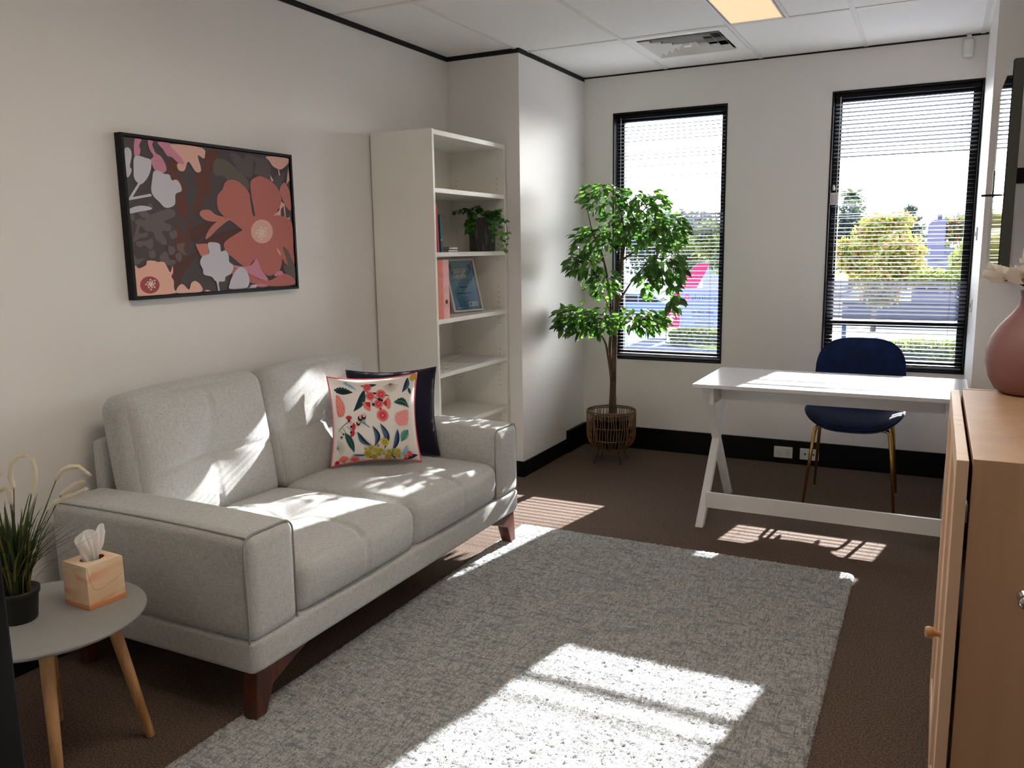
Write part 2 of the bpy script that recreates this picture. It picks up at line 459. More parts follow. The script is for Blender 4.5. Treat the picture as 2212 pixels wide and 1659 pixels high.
# --- venetian blinds
def blind(Wd, label, closed, gaps, seed, tagged, zt, at_):
    rnd = random.Random(seed)
    x0, x1, z0, z1 = Wd
    xc, hw, Y = (x0 + x1) / 2, (x1 - x0) / 2 - .016, YB + .048
    root = thing('venetian_blind', label, 'blind', (xc, Y, z0 + .012), group='venetian blinds in the two windows')
    H = z1 - z0 - .022
    bx('head_rail', -hw, hw, -.014, .014, H - .028, H - .001, M_black, root, bevel=.002)
    me = bpy.data.meshes.get('slat')
    b = MB()
    sec = [(-.0125, -.0011), (-.0065, .0005), (0, .0011), (.0065, .0005), (.0125, -.0011)]
    vs = [(sx * hw, p[0], p[1]) for p in sec for sx in (-1, 1)]
    b.add(vs, [(2 * i, 2 * i + 1, 2 * i + 3, 2 * i + 2) for i in range(4)])
    me = b.mesh('slat', M_slat, True, False)
    pitch = .0238; n = int((H - .06) / pitch)
    for i in range(n):
        zz = .028 + i * pitch
        wz = z0 + .012 + zz
        t = math.radians((4.5 if wz < zt else at_) + rnd.gauss(0, 1.6))
        for a, c, ang in closed:
            if a < wz < c: t = math.radians(ang + rnd.gauss(0, 2))
        dz = 0
        for g in gaps:
            if abs(wz - g) < pitch * .6: dz = rnd.uniform(-.012, .012); t = math.radians(-7)
        inst('slat', me, root, Matrix.Translation((0, 0, zz + dz)) @ Matrix.Rotation(t, 4, 'X') @ Matrix.Rotation(rnd.gauss(0, .0008), 4, 'Y'))
    bx('bottom_rail', -hw, hw, -.012, .012, .004, .016, M_slat, root, bevel=.002)
    for sx in (-.8, .78):
        MB().tube([(sx * hw, -.0135, .016), (sx * hw, -.0135, H - .03)], .0007, 5).build('ladder_cord', M_cord, root)
        MB().tube([(sx * hw, .0135, .016), (sx * hw, .0135, H - .03)], .0007, 5).build('ladder_cord', M_cord, root)
    MB().tube([(-hw + .03, -.019, H - .02), (-hw + .028, -.021, H * .35)], .0028, 6).build('tilt_wand', M_glassrod, root)
    MB().tube([(-hw + .012, -.018, H - .02), (-hw + .01, -.019, H * .66)], .001, 5).build('pull_cord', M_cord, root)
    if tagged:
        o = MB().lathe([(.002, 0), (.009, .004), (.008, .02), (.004, .034), (.002, .036)], 10, (-hw + .012, -.02, H * .655), cap=True).build('cord_tassel', M_plate, root, smooth=True)
        bt = MB().box(-hw - .006, -hw + .04, -.0215, -.0205, H * .655 - .085, H * .655 - .012)
        lb = bt.build('warning_tag', M_paper, root)
        t = MB()
        for k in range(9): t.box(-hw, -hw + (.034 if k % 3 else .024), -.0219, -.0216, H * .655 - .028 - k * .006, H * .655 - .0265 - k * .006)
        t.build('tag_print', flat('grey_print', srgb(120, 116, 112)), lb)
    return root
M_glassrod = mat('clear_wand', srgb(190, 195, 200), .2, spec=.6)
blind(W1, 'dark slatted blind behind the ficus tree, in window by the column', [(1.50, 1.64, -34)], [1.26, 1.30], 3, False, 1.66, -5)
blind(W2, 'dark slatted blind with a white warning tag, in window behind the desk chair', [(.945, 1.2, -42)], [1.55, 1.62, 1.4, 1.34], 5, True, 1.93, -16)

# --- ceiling light, air diffuser, sensor
lt = thing('ceiling_light', 'narrow recessed ceiling light glowing warm yellow', 'light', (-.908, 4.062, ZC))
bx('light_frame', -.138, .138, -.58, -.568, -.002, .012, M_tee, lt); bx('light_frame', -.138, .138, .568, .58, -.002, .012, M_tee, lt)
bx('light_frame', -.138, -.13, -.568, .568, -.002, .012, M_tee, lt); bx('light_frame', .13, .138, -.568, .568, -.002, .012, M_tee, lt)
bx('light_diffuser', -.13, .13, -.568, .568, .002, .006, M_light, lt)
M_fill = mat('warm_fill_panel', srgb(255, 244, 228), .6, emit=(srgb(255, 238, 216), 3.6))  # unseen panel added for warm fill; no such fixture is known here
for yc, lab in ((1.6925, 'wide fill light panel added out of view above the cabinet end of the rug'),):
    l2 = thing('ceiling_light', lab, 'light', (-.7515, yc, ZC))
    for x0, x1, y0, y1 in ((-.29, .29, -.58, -.568), (-.29, .29, .568, .58), (-.29, -.278, -.568, .568), (.278, .29, -.568, .568)): bx('light_frame', x0, x1, y0, y1, .0025, .012, M_tee, l2)
    bx('light_diffuser', -.278, .278, -.568, .568, .004, .008, M_fill, l2)
ac = thing('air_diffuser', 'square white four-way air vent with nested louvres in ceiling', 'air vent', (-1.356, 4.95, ZC))
R0 = .288
b = MB()
for k in range(4):
    a = k * PI / 2
    def rt(x, y): return (x * math.cos(a) - y * math.sin(a), x * math.sin(a) + y * math.cos(a))
    q = [rt(-R0, -R0), rt(R0, -R0), rt(R0 - .055, -R0 + .055), rt(-R0 + .055, -R0 + .055)]
    b.add([(p[0], p[1], -.004) for p in q] + [(p[0], p[1], .004) for p in q], [(0, 1, 2, 3), (7, 6, 5, 4), (0, 4, 5, 1), (1, 5, 6, 2), (2, 6, 7, 3), (3, 7, 4, 0)])
b.build('vent_frame', M_metalw, ac)
bx('vent_plenum', -.285, .285, -.285, .285, .06, .07, M_gap, ac)
b = MB()
for sx, sy, ex, ey in ((-.285, -.285, .285, -.28), (-.285, .28, .285, .285), (-.285, -.28, -.28, .28), (.28, -.28, .285, .28)): b.box(sx, ex, sy, ey, .004, .06)
b.build('vent_box', M_gap, ac)
for k in range(4):
    ro = .226 - k * .052; ri = ro - .024
    b = MB()
    for q in range(4):
        a = q * PI / 2
        def P(r, s, z): x, y = s * r, -r; return (x * math.cos(a) - y * math.sin(a), x * math.sin(a) + y * math.cos(a), z)
        b.add([P(ro, -1, -.012), P(ro, 1, -.012), P(ri, 1, .016), P(ri, -1, .016), P(ro - .002, -1, -.009), P(ro - .002, 1, -.009), P(ri - .002, 1, .019), P(ri - .002, -1, .019)],
              [(0, 1, 2, 3), (7, 6, 5, 4), (0, 4, 5, 1), (3, 2, 6, 7)])
    b.build('louvre', M_metalw, ac, fix=False)
bx('vent_core', -.02, .02, -.02, .02, -.012, .02, M_metalw, ac)
for y in (-.1, .1): bx('vent_rib', -.23, .23, y - .003, y + .003, .02, .04, M_metalw, ac)
ps = thing('motion_sensor', 'small white rounded sensor high in the corner above the window', 'sensor', (.085, YB, 2.44))
MB().box(-.028, .028, -.045, 0, 0, .1).build('sensor_body', M_plate, ps, bevel=.018, seg=4)
MB().box(-.012, .012, -.03, -.004, .1, .122).build('sensor_bracket', M_plate, ps, bevel=.003)

# --- power plates on the skirting, switch plates
def plate(x0, kind, label):
    p = thing('wall_outlet', label, 'outlet', (x0 + .0585, YB - .0205, .037))
    MB().box(-.0585, .0585, -.009, 0, 0, .075).build('plate', M_plate, p, bevel=.004)
    if kind:
        for sx in (-.028, .028):
            MB().lathe([(.0088, 0), (.0086, .0042), (.007, .0052), (0, .0052)], 16).build('rocker', M_plate, p, smooth=True).matrix_local = Matrix.Translation((sx, -.009, .059)) @ Matrix.Rotation(PI / 2, 4, 'X')
            t = MB()
            for dx, dz, r in ((-.0075, .034, .5), (.0075, .034, -.5), (0, .02, 0)):
                c, s_ = math.cos(r), math.sin(r)
                q = [(-.0012, -.004), (.0012, -.004), (.0012, .004), (-.0012, .004)]
                t.prism([(sx + dx + u * c - v * s_, dz + u * s_ + v * c) for u, v in q], 'y', -.0093, -.0085)
            t.build('pin_slot', M_dark, p)
    else:
        for sx in (-.026, .0, .026):
            MB().prism([(sx - .007, .044), (sx + .007, .044), (sx + .004, .034), (sx, .031), (sx - .004, .034)], 'y', -.0095, -.0085).build('data_socket', M_dark, p)
    return p
plate(-.885, 1, 'white double power point with round switches on black skirting')
plate(-.722, 0, 'white data socket plate on black skirting behind the gold chair leg')
for zc, lab in ((1.46, 'small grey wall plate on the column beside window, the upper one'), (1.08, 'small grey wall plate on the column beside window, the lower one')):
    p = thing('wall_plate', lab, 'wall plate', (XN, 5.12, zc), group='wall plates beside the window')
    MB().box(-.008, 0, -.035, .035, -.035, .035).build('plate', M_plate, p, bevel=.003)
    MB().box(-.0105, -.008, -.008, .008, -.012, .012).build('toggle', M_tvedge, p, bevel=.002)

# ================================================================== RUG
rr = random.Random(11)
RX0, RX1, RY0, RY1 = -1.838, -.238, 1.33, 3.70
nu, nv = 270, 400
vs = []; fs = []
for j in range(nv + 1):
    for i in range(nu + 1):
        u, v = i / nu, j / nv
        e = min(i, nu - i, j, nv - j)
        z = (.003 if e == 0 else .009 if e == 1 else .0125) + (rr.random() - .5) * (.007 if e else .002)
        k = .0022 if e > 1 else .0035
        vs.append((RX0 + (RX1 - RX0) * u + (rr.random() - .5) * 2 * k, RY0 + (RY1 - RY0) * v + (rr.random() - .5) * 2 * k, z))
for j in range(nv):
    for i in range(nu):
        a = j * (nu + 1) + i; fs.append((a, a + 1, a + nu + 2, a + nu + 1))
b = MB(); b.add(vs, fs)
o = len(b.v)
rim = [(RX0, RY0), (RX1, RY0), (RX1, RY1), (RX0, RY1)]
b.add([(x, y, .0005) for x, y in rim] + [(x, y, .004) for x, y in rim], [(0, 3, 2, 1), (0, 1, 5, 4), (1, 2, 6, 5), (2, 3, 7, 6), (3, 0, 4, 7)])
tag(b.build('rug', M_rug, smooth=True, fix=False), 'large pale grey flecked shaggy rug on brown carpet', 'rug')

# ================================================================== SOFA
SX, SY = -2.2, 2.59
sofa = thing('sofa', 'light grey linen two-seat sofa with dark tapered wooden legs', 'sofa', (SX, SY, 0))
def place(mb, name, m, parent, loc, rot=None, smooth=True):
    ob = mb.build(name, m, parent, smooth=smooth, weld=.0003)
    ob.matrix_local = Matrix.Translation(loc) @ (rot if rot else Matrix())
    return ob
def sag(q, c): return q
place(softbox((.4575, .8875, .054), .018, 20), 'base', M_sofa, sofa, (-.0025, 0, .218))
def back_fn(q, c): return q
place(softbox((.032, .69, .255), .025, 16), 'back_frame', M_sofa, sofa, (-.438, 0, .515))
def arm_fn(sy):
    def f(q, c):
        q = q.copy()
        q.z += .008 * (1 - c[0] ** 2) * (c[2] > .5)
        if c[1] * sy > .9: q.y += sy * .008 * (1 - c[0] ** 2) * (1 - c[2] ** 2)
        if c[0] > .9: q.x += .006 * (1 - c[1] ** 2) * (1 - c[2] ** 2)
        return q
    return f
for sy in (-1, 1):
    ac_ = .782 * sy
    arm = place(softbox((.45, .106, .169), .038, 28, arm_fn(sy)), 'arm', M_sofa, sofa, (.006, ac_, .431))
    # piping round the front panel and along the outer top edge
    pts = []
    hy, hz, r = .105, .168, .042
    for cx, cz, a0 in ((hy - r, hz - r, 0), (-(hy - r), hz - r, 90)):
        for k in range(7):
            a = math.radians(a0 + k * 15); pts.append((.437, cx + r * math.cos(a), cz + r * math.sin(a)))
    pts = [(.437, hy, -hz + .004)] + pts + [(.437, -hy, -hz + .004)]
    MB().tube(pts, .0034, 7).build('piping', M_pipe, arm, smooth=True)
    e = sy * (hy - .016)
    MB().tube([(-.43 + k * .0433, e + sy * .004, hz - .0065 + .008 * (1 - (-.43 + k * .0433) ** 2 / .2)) for k in range(21)], .0032, 7).build('piping', M_pipe, arm, smooth=True)
def seat_fn(q, c):
    q = q.copy()
    pf = (1 - c[0] ** 4) * (1 - c[1] ** 4)
    if c[2] > .0: q.z += .026 * pf * c[2]
    if c[0] > .0: q.x += .018 * c[0] * (1 - c[1] ** 2) * (1 - c[2] ** 2) - .012 * max(0, -c[2]) * c[0]
    if c[2] > .9:
        x, y = q.x + .02, q.y
        q.z -= .036 * math.exp(-(x * x + y * y) / .009)
        s1 = math.exp(-((y) / .008) ** 2) * (1 if x > -.30 else 0)
        s2 = math.exp(-((x - .05 * (abs(y) / .3) ** 2) / .008) ** 2)
        q.z -= .008 * max(s1, s2)
    if c[0] > .9:
        q.x -= .005 * math.exp(-(q.y / .007) ** 2)
    return q
for sy in (-1, 1):
    cu = place(softbox((.347, .334, .092), .045, 60, seat_fn), 'seat_cushion', M_sofa, sofa, (.112, .338 * sy, .353))
def bc_fn(q, c):
    q = q.copy()
    if c[0] > 0:
        q.x += c[0] * .036 * (1 - c[1] ** 4) * (1 - abs(c[2]) ** 3)
        y, z = q.y, q.z + .01
        if c[0] > .9:
            q.x -= .046 * math.exp(-(y * y + z * z) / .011)
            s1 = math.exp(-((y - .02 * (z / .25)) / .0075) ** 2); s2 = math.exp(-((z + .03 * (y / .33) ** 2) / .0075) ** 2)
            q.x -= .008 * max(s1, s2)
    if c[2] > 0: q.z += .018 * c[2] * (1 - c[1] ** 2) * (1 - c[0] ** 2)
    if c[1] * c[1] > .5: q.y += (1 if c[1] > 0 else -1) * .012 * (1 - c[2] ** 2) * (1 - c[0] ** 2)
    return q
for sy in (-1, 1):
    place(softbox((.078, .337, .266), .052, 60, bc_fn), 'back_cushion', M_sofa, sofa, (-.318, .347 * sy, .662), Matrix.Rotation(math.radians(-9), 4, 'Y'))
for sy in (-1, 1):
    poly = [(-.878, .0165), (-.832, .0165), (-.795, .1), (-.70, .137), (-.62, .164), (-.862, .164)]
    MB().prism([(p[0] * -sy, p[1]) for p in poly], 'x', .385, .44).build('leg', M_darkwood, sofa, bevel=.004)
    poly = [(-.85, 0), (-.81, 0), (-.78, .164), (-.85, .164)]
    MB().prism([(p[0] * -sy, p[1]) for p in poly], 'x', -.42, -.37).build('leg', M_darkwood, sofa, bevel=.004)

# ================================================================== THROW CUSHIONS
def prof(u, v): return (max(0, 1 - abs(u) ** 2.6) * max(0, 1 - abs(v) ** 2.6)) ** .6
class Pillow:
    def __init__(s, a, T): s.a, s.T = a, T
    def p(s, u, v, sg=-1, off=0):
        x = s.a * u * (1 - .10 * (1 - v * v) * abs(u)); z = s.a * v * (1 - .10 * (1 - u * u) * abs(v))
        wob = .006 * math.sin(5 * u + 2 * v) * (1 - u * u)
        return (x, sg * (s.T * prof(u, v) + off) + wob * prof(u, v), z + s.a)
    def body(s, name, m, parent, n=30):
        b = MB()
        def e(t): t = 2 * t - 1; return .5 * t + .5 * math.sin(PI / 2 * t)
        for sg in (-1, 1): b.grid(lambda i, j: s.p(e(i), e(j), sg), n, n)
        return b.build(name, m, parent, smooth=True, weld=.0005)
    def rim(s, off=0):
        pts = []
        for k in range(20): pts.append(s.p(-1 + k / 10, -1))
        for k in range(20): pts.append(s.p(1, -1 + k / 10))
        for k in range(20): pts.append(s.p(1 - k / 10, 1))
        for k in range(20): pts.append(s.p(-1, 1 - k / 10))
        return pts
def pillow_root(name, label, base, rz, lean):
    r = thing(name, label, 'cushion', base)
    r.rotation_euler = (math.radians(-lean), 0, rz)
    return r
nv_ = Pillow(.211, .06)
r = pillow_root('throw_cushion', 'plain navy velvet cushion tucked behind the floral cushion on sofa', (-2.206, 3.113, .4606), math.radians(36), 15)
bd = nv_.body('cushion_body', M_navyc, r)
MB().tube(nv_.rim(), .003, 6, closed=True).build('seam', M_navyc, r, smooth=True)

FW = flat('print_offwhite', srgb(236, 230, 224))
PC = dict(pink=srgb(226, 88, 104), coral=srgb(230, 124, 112), red=srgb(196, 42, 56), teal=srgb(26, 70, 66), navy=srgb(28, 44, 74), blue=srgb(66, 98, 132), mint=srgb(84, 152, 132), yel=srgb(188, 172, 62), gold=srgb(158, 140, 46),
          lpink=srgb(240, 164, 160), brown=srgb(132, 112, 98), sky=srgb(150, 190, 212), dk=srgb(24, 34, 36), cream=srgb(240, 222, 190))
PK = list(PC); PM = [flat('print_' + k, PC[k]) for k in PK]
fl = Pillow(.201, .064)
r = pillow_root('throw_cushion', 'white cushion printed with bright gum flowers and pink piping on sofa', (-2.193, 2.951, .4725), math.radians(38.5), 13)
fl.body('cushion_body', FW, r, 34)
MB().tube(fl.rim(), .0038, 7, closed=True).build('piping', flat('pink_piping', srgb(226, 108, 116)), r, smooth=True)
cm = homography([(215, 290), (1460, 355), (1400, 1420), (140, 1520)], [(-1, 1), (1, 1), (1, -1), (-1, -1)])
pm = MB(); lay = [0]
def shape(pts, col, c=None):
    if c is None: c = (sum(p[0] for p in pts) / len(pts), sum(p[1] for p in pts) / len(pts))
    lay[0] += 1
    off = .0011 + .00003 * lay[0]
    def pt(q):
        u, v = cm(*q); return fl.p(max(-.985, min(.985, u)), max(-.985, min(.985, v)), -1, off)
    n = len(pts); vs = [pt(c)]; fs = []
    K = (.34, .67, 1)
    for k in K: vs += [pt((c[0] + (p[0] - c[0]) * k, c[1] + (p[1] - c[1]) * k)) for p in pts]
    for i in range(n):
        j = (i + 1) % n
        fs.append((0, 1 + i, 1 + j))
        for k in range(2): fs.append((1 + k * n + i, 1 + (k + 1) * n + i, 1 + (k + 1) * n + j, 1 + k * n + j))
    pm.add(vs, fs, PK.index(col))
def disc(x, y, r, col, jag=0, n=28):
    shape([(x + (r * (1 + (jag if i % 2 else -jag))) * math.cos(2 * PI * i / n), y + (r * (1 + (jag if i % 2 else -jag))) * math.sin(2 * PI * i / n)) for i in range(n)], col, (x, y))
def leafp(x0, y0, x1, y1, wd, col, bend=0, jag=0, half=None):
    dx, dy = x1 - x0, y1 - y0; L = math.hypot(dx, dy); nx, ny = -dy / L, dx / L
    N = 14; A = []; B = []
    for i in range(N + 1):
        t = i / N; c = bend * math.sin(PI * t)
        ww = wd * math.sin(PI * t ** .85) * (1 + (jag if i % 2 else -jag) * (1 if 0 < i < N else 0))
        bx_, by_ = x0 + dx * t + nx * c, y0 + dy * t + ny * c
        A.append((bx_ + nx * ww, by_ + ny * ww)); B.append((bx_ - nx * ww, by_ - ny * ww))
    mid = [((a[0] + b_[0]) / 2, (a[1] + b_[1]) / 2) for a, b_ in zip(A, B)]
    if half == 'a': B = mid
    if half == 'b': A = mid
    lay[0] += 1; off = .0011 + .00003 * lay[0]
    def pt(q):
        u, v = cm(*q); return fl.p(max(-.985, min(.985, u)), max(-.985, min(.985, v)), -1, off)
    vs = [pt(p) for p in A] + [pt(p) for p in B]
    pm.add(vs, [(i, i + 1, N + 2 + i, N + 1 + i) for i in range(N)], PK.index(col))
def line(x0, y0, x1, y1, wd, col, bend=0): 
    dx, dy = x1 - x0, y1 - y0; L = math.hypot(dx, dy); nx, ny = -dy / L, dx / L
    lay[0] += 1; off = .0012 + .00003 * lay[0]; N = 8; vs = []
    for i in range(N + 1):
        t = i / N; c = bend * math.sin(PI * t)
        for sg in (-1, 1):
            u, v = cm(x0 + dx * t + nx * (c + sg * wd), y0 + dy * t + ny * (c + sg * wd)); vs.append(fl.p(max(-.985, min(.985, u)), max(-.985, min(.985, v)), -1, off))
    pm.add(vs, [(2 * i, 2 * i + 1, 2 * i + 3, 2 * i + 2) for i in range(N)], PK.index(col))
def fan(x, y, r, a0, a1, col):
    n = 14
    shape([(x, y)] + [(x + r * (1 + (.06 if k % 2 else -.04)) * math.cos(math.radians(a0 + (a1 - a0) * k / n)), y + r * (1 + (.06 if k % 2 else -.04)) * math.sin(math.radians(a0 + (a1 - a0) * k / n))) for k in range(n + 1)], col,
          (x + r * .5 * math.cos(math.radians((a0 + a1) / 2)), y + r * .5 * math.sin(math.radians((a0 + a1) / 2))))
# leaves, flowers and buds as printed, in the pixels of a close view of the cushion
leafp(275, 475, 575, 520, 48, 'teal', -8, .22); leafp(300, 505, 575, 522, 34, 'dk', -2, .2)
leafp(745, 490, 545, 790, 52, 'teal', -38); leafp(745, 490, 545, 790, 52, 'navy', -38, 0, 'a')
leafp(440, 370, 640, 495, 22, 'sky', -14); disc(490, 378, 26, 'sky')
leafp(930, 420, 690, 425, 24, 'navy', -6); leafp(1345, 385, 1258, 575, 36, 'blue', -26); leafp(1345, 385, 1258, 575, 36, 'navy', -26, 0, 'a')
for k in range(12):
    a = math.radians(20 + k * 13); line(1110, 425, 1110 + 110 * math.cos(a), 425 + 125 * math.sin(a), 2.2, 'brown')
disc(1415, 400, 44, 'yel')
leafp(1350, 520, 1385, 610, 20, 'teal', 0, .3)
line(745, 495, 935, 650, 4, 'dk', -8); line(820, 630, 850, 700, 3, 'dk'); line(935, 740, 945, 790, 12, 'dk')
leafp(810, 535, 1095, 608, 16, 'dk', -6)
for x, y, rr_ in ((790, 455, 52), (820, 585, 54), (968, 570, 60), (920, 700, 56), (962, 852, 70)):
    disc(x, y, rr_ * 1.12, 'coral', .12, 44); disc(x, y, rr_ * .86, 'pink', .1, 36); disc(x, y, rr_ * .5, 'red', .08); disc(x, y, rr_ * .28, 'coral')
fan(815, 672, 115, 95, 185, 'coral'); fan(815, 672, 70, 95, 185, 'red'); fan(980, 695, 110, -45, 50, 'coral'); fan(980, 695, 60, -45, 50, 'red')
disc(850, 705, 22, 'teal'); disc(940, 640, 22, 'navy'); disc(972, 655, 18, 'dk')
leafp(1135, 690, 1350, 775, 46, 'teal', -45, .18); line(1140, 690, 1345, 770, 4, 'mint', -45)
shape(spline([(290, 560), (340, 560), (390, 640), (412, 740), (380, 830), (330, 850), (275, 830), (268, 700)]), 'coral')
for k in range(26):
    x = 285 + (k * 37) % 105; y = 590 + (k * 53) % 230; line(x, y, x + 16, y + 5, 3, 'cream')
shape(spline([(1330, 805), (1220, 810), (1140, 850), (1128, 920), (1170, 980), (1240, 990), (1310, 950)]), 'lpink')
for k in range(40):
    x = 1145 + (k * 41) % 160; y = 825 + (k * 29) % 150; line(x, y, x + 7, y + 5, 4, 'pink')
line(265, 1045, 480, 910, 4, 'dk', -14); line(350, 1000, 385, 1060, 3, 'dk'); line(415, 985, 500, 1050, 3, 'dk', -8); line(300, 1045, 350, 1085, 3, 'dk')
for x, y, r_, a in ((460, 900, 62, -90), (490, 985, 68, 10), (480, 1060, 58, 50)): fan(x, y, r_, a - 62, a + 62, 'red'); disc(x, y, 16, 'dk')
disc(485, 932, 18, 'lpink'); disc(350, 1085, 15, 'dk'); disc(315, 1130, 22, 'dk'); disc(320, 1142, 14, 'lpink')
leafp(375, 1062, 512, 1352, 48, 'teal', -18); leafp(375, 1062, 512, 1352, 48, 'mint', -18, 0, 'b') if False else None
line(380, 1070, 510, 1345, 3, 'mint', -18)
line(765, 1000, 640, 925, 5, 'blue', 6); line(712, 970, 660, 890, 4, 'blue'); line(715, 970, 700, 885, 4, 'blue')
for x, y, r_ in ((640, 880, 36), (695, 865, 34), (605, 945, 30)): disc(x, y, r_, 'dk'); disc(x + 6, y - 16, r_ * .62, 'lpink')
for k in range(11):
    a = math.radians(-80 + k * 14); line(225, 1275, 225 + 150 * math.cos(a), 1275 + 110 * math.sin(a), 2.2, 'brown')
leafp(580, 1052, 775, 1255, 38, 'blue', 40); leafp(580, 1052, 775, 1255, 38, 'navy', 40, 0, 'b')
leafp(808, 980, 800, 1270, 36, 'navy', -60); leafp(808, 980, 800, 1270, 36, 'blue', -60, 0, 'a')
leafp(915, 952, 935, 1305, 40, 'blue', -62); leafp(915, 952, 935, 1305, 40, 'navy', -62, 0, 'b')
leafp(1148, 1030, 1038, 1330, 34, 'navy', -24); leafp(1148, 1030, 1038, 1330, 34, 'blue', -24, 0, 'a')
leafp(1300, 1040, 1180, 1190, 48, 'mint', 8, .22); line(1295, 1050, 1190, 1180, 3, 'teal')
leafp(1255, 1230, 1120, 1400, 30, 'sky', -30); leafp(480, 1380, 720, 1390, 14, 'blue', 8); leafp(650, 1390, 830, 1435, 18, 'navy', 6); leafp(1025, 1350, 1080, 1445, 26, 'blue', 0)
line(690, 1370, 920, 1310, 3, 'blue', 0); line(910, 1325, 1180, 1350, 3, 'blue', 0)
for x, y, r_ in ((953, 1200, 54), (757, 1283, 38), (680, 1298, 22), (857, 1250, 22), (818, 1318, 34), (888, 1322, 34), (705, 1372, 56), (857, 1375, 36), (925, 1368, 20), (1000, 1338, 36), (1058, 1305, 22), (1118, 1325, 36), (1075, 1372, 32), (790, 1418, 46), (980, 1420, 50), (1120, 1395, 24)):
    disc(x, y, r_, 'yel', .05, 30); disc(x, y, r_ * .55, 'gold', .04); disc(x, y, r_ * .14, 'cream', 0, 10)
fan(345, 1480, 88, 195, 335, 'coral'); disc(345, 1470, 20, 'pink'); fan(510, 1480, 76, 190, 350, 'coral'); fan(510, 1480, 46, 190, 350, 'pink'); disc(240, 1485, 36, 'red')
leafp(1180, 1430, 1380, 1345, 30, 'navy', -8); disc(1270, 1345, 34, 'pink', .1); disc(1220, 1385, 30, 'coral', .1)
pm.build('print', PM, r, smooth=True, fix=False)

# ================================================================== WALL ART
AY0, AY1, AZ0, AZ1 = 2.157, 3.07, 1.247, 1.861
art = thing('wall_art', 'framed print of coral and white flowers on charcoal above the sofa', 'picture', (XL, (AY0 + AY1) / 2, AZ0))
hy = (AY1 - AY0) / 2; Hh = AZ1 - AZ0
for y0, y1, z0, z1 in ((-hy, hy, 0, .011), (-hy, hy, Hh - .011, Hh), (-hy, -hy + .011, .011, Hh - .011), (hy - .011, hy, .011, Hh - .011)):
    bx('frame_bar', .002, .036, y0, y1, z0, z1, M_black, art)
CI = .015
bx('canvas', .004, .029, -hy + CI, hy - CI, CI, Hh - CI, flat('canvas_charcoal', srgb(86, 79, 82)), art)
am = homography([(152, 103), (1685, 290), (1732, 1480), (265, 1582)], [(-hy + CI, Hh - CI), (hy - CI, Hh - CI), (hy - CI, CI), (-hy + CI, CI)])
AC = dict(rust=srgb(108, 68, 60), rust2=srgb(94, 64, 60), grey=srgb(112, 103, 104), olive=srgb(106, 101, 95), plum=srgb(102, 94, 98), coral=srgb(192, 118, 110), coral2=srgb(202, 130, 120), peach=srgb(230, 182, 170), rose=srgb(210, 142, 166), white=srgb(206, 204, 216),
          dkred=srgb(166, 84, 84), cream=srgb(240, 220, 208), bg=srgb(86, 79, 82), peach2=srgb(236, 184, 168))
AK = list(AC); AMt = [flat('paint_' + k, AC[k]) for k in AK]
pb = MB(); al = [0]
def art_poly(pts, col, sm=True):
    if sm: pts = spline(pts, 4)
    al[0] += 1; x = .0292 + .00004 * al[0]
    o = []
    for p in pts:
        y, z = am(*p); o.append((x, max(-hy + CI, min(hy - CI, y)), max(CI, min(Hh - CI, z))))
    pb.add(o, [tuple(range(len(o)))], AK.index(col))
def art_disc(x, y, r, col, n=12, ry=None):
    art_poly([(x + r * math.cos(2 * PI * k / n), y + (ry or r) * math.sin(2 * PI * k / n)) for k in range(n)], col, False)
P = art_poly
P([(580, 310), (660, 330), (650, 440), (700, 520), (720, 640), (750, 740), (740, 840), (700, 870), (660, 800), (630, 740), (650, 620), (600, 500), (570, 400)], 'rust')
P([(940, 230), (1025, 220), (1000, 320), (960, 420), (950, 640), (900, 640), (880, 740), (830, 800), (780, 810), (820, 690), (850, 580), (810, 520), (850, 440), (900, 340)], 'rust')
P([(700, 780), (760, 900), (840, 830), (800, 900), (770, 960), (730, 1160), (700, 1150), (740, 960)], 'rust')
P([(780, 950), (900, 890), (1000, 880), (960, 950), (900, 1010), (820, 1080), (770, 1060)], 'rust2')
P([(630, 930), (690, 1000), (720, 1100), (700, 1190), (630, 1180), (610, 1060)], 'rust')
P([(880, 1060), (1000, 1010), (1140, 960), (1230, 965), (1120, 1040), (1060, 1100), (940, 1100)], 'rust2')
P([(530, 1110), (600, 1150), (700, 1220), (830, 1160), (800, 1230), (700, 1370), (660, 1470), (600, 1480), (600, 1330), (640, 1260), (560, 1230)], 'rust2')
P([(400, 830), (560, 770), (625, 800), (610, 850), (520, 890), (590, 930), (570, 980), (500, 980), (540, 1060), (530, 1110), (450, 1060), (420, 990), (360, 980), (320, 930), (340, 880)], 'grey')
P([(215, 830), (250, 830), (245, 880), (215, 875)], 'grey'); P([(260, 880), (320, 870), (345, 910), (310, 935), (265, 920)], 'grey'); P([(280, 800), (350, 790), (390, 840), (330, 860)], 'grey')
P([(235, 1080), (260, 980), (270, 935), (300, 930), (290, 1000), (370, 990), (360, 1035), (300, 1045)], 'grey')
P([(260, 1080), (350, 1070), (410, 1050), (420, 1120), (390, 1150), (340, 1110), (290, 1130)], 'grey'); P([(380, 1170), (430, 1160), (435, 1220), (390, 1225)], 'grey'); P([(375, 730), (410, 725), (420, 760), (390, 765)], 'grey')
P([(570, 990), (630, 970), (640, 1030), (590, 1050)], 'grey'); P([(560, 1120), (610, 1130), (620, 1180), (570, 1200)], 'grey'); P([(640, 1100), (710, 1090), (700, 1140), (720, 1200), (650, 1160)], 'grey')
P([(480, 1210), (540, 1170), (570, 1240), (620, 1250), (610, 1290), (540, 1290), (490, 1260)], 'grey'); P([(620, 1200), (670, 1180), (680, 1240), (650, 1265)], 'grey'); P([(240, 1190), (270, 1240), (340, 1230), (280, 1285), (245, 1280)], 'grey')
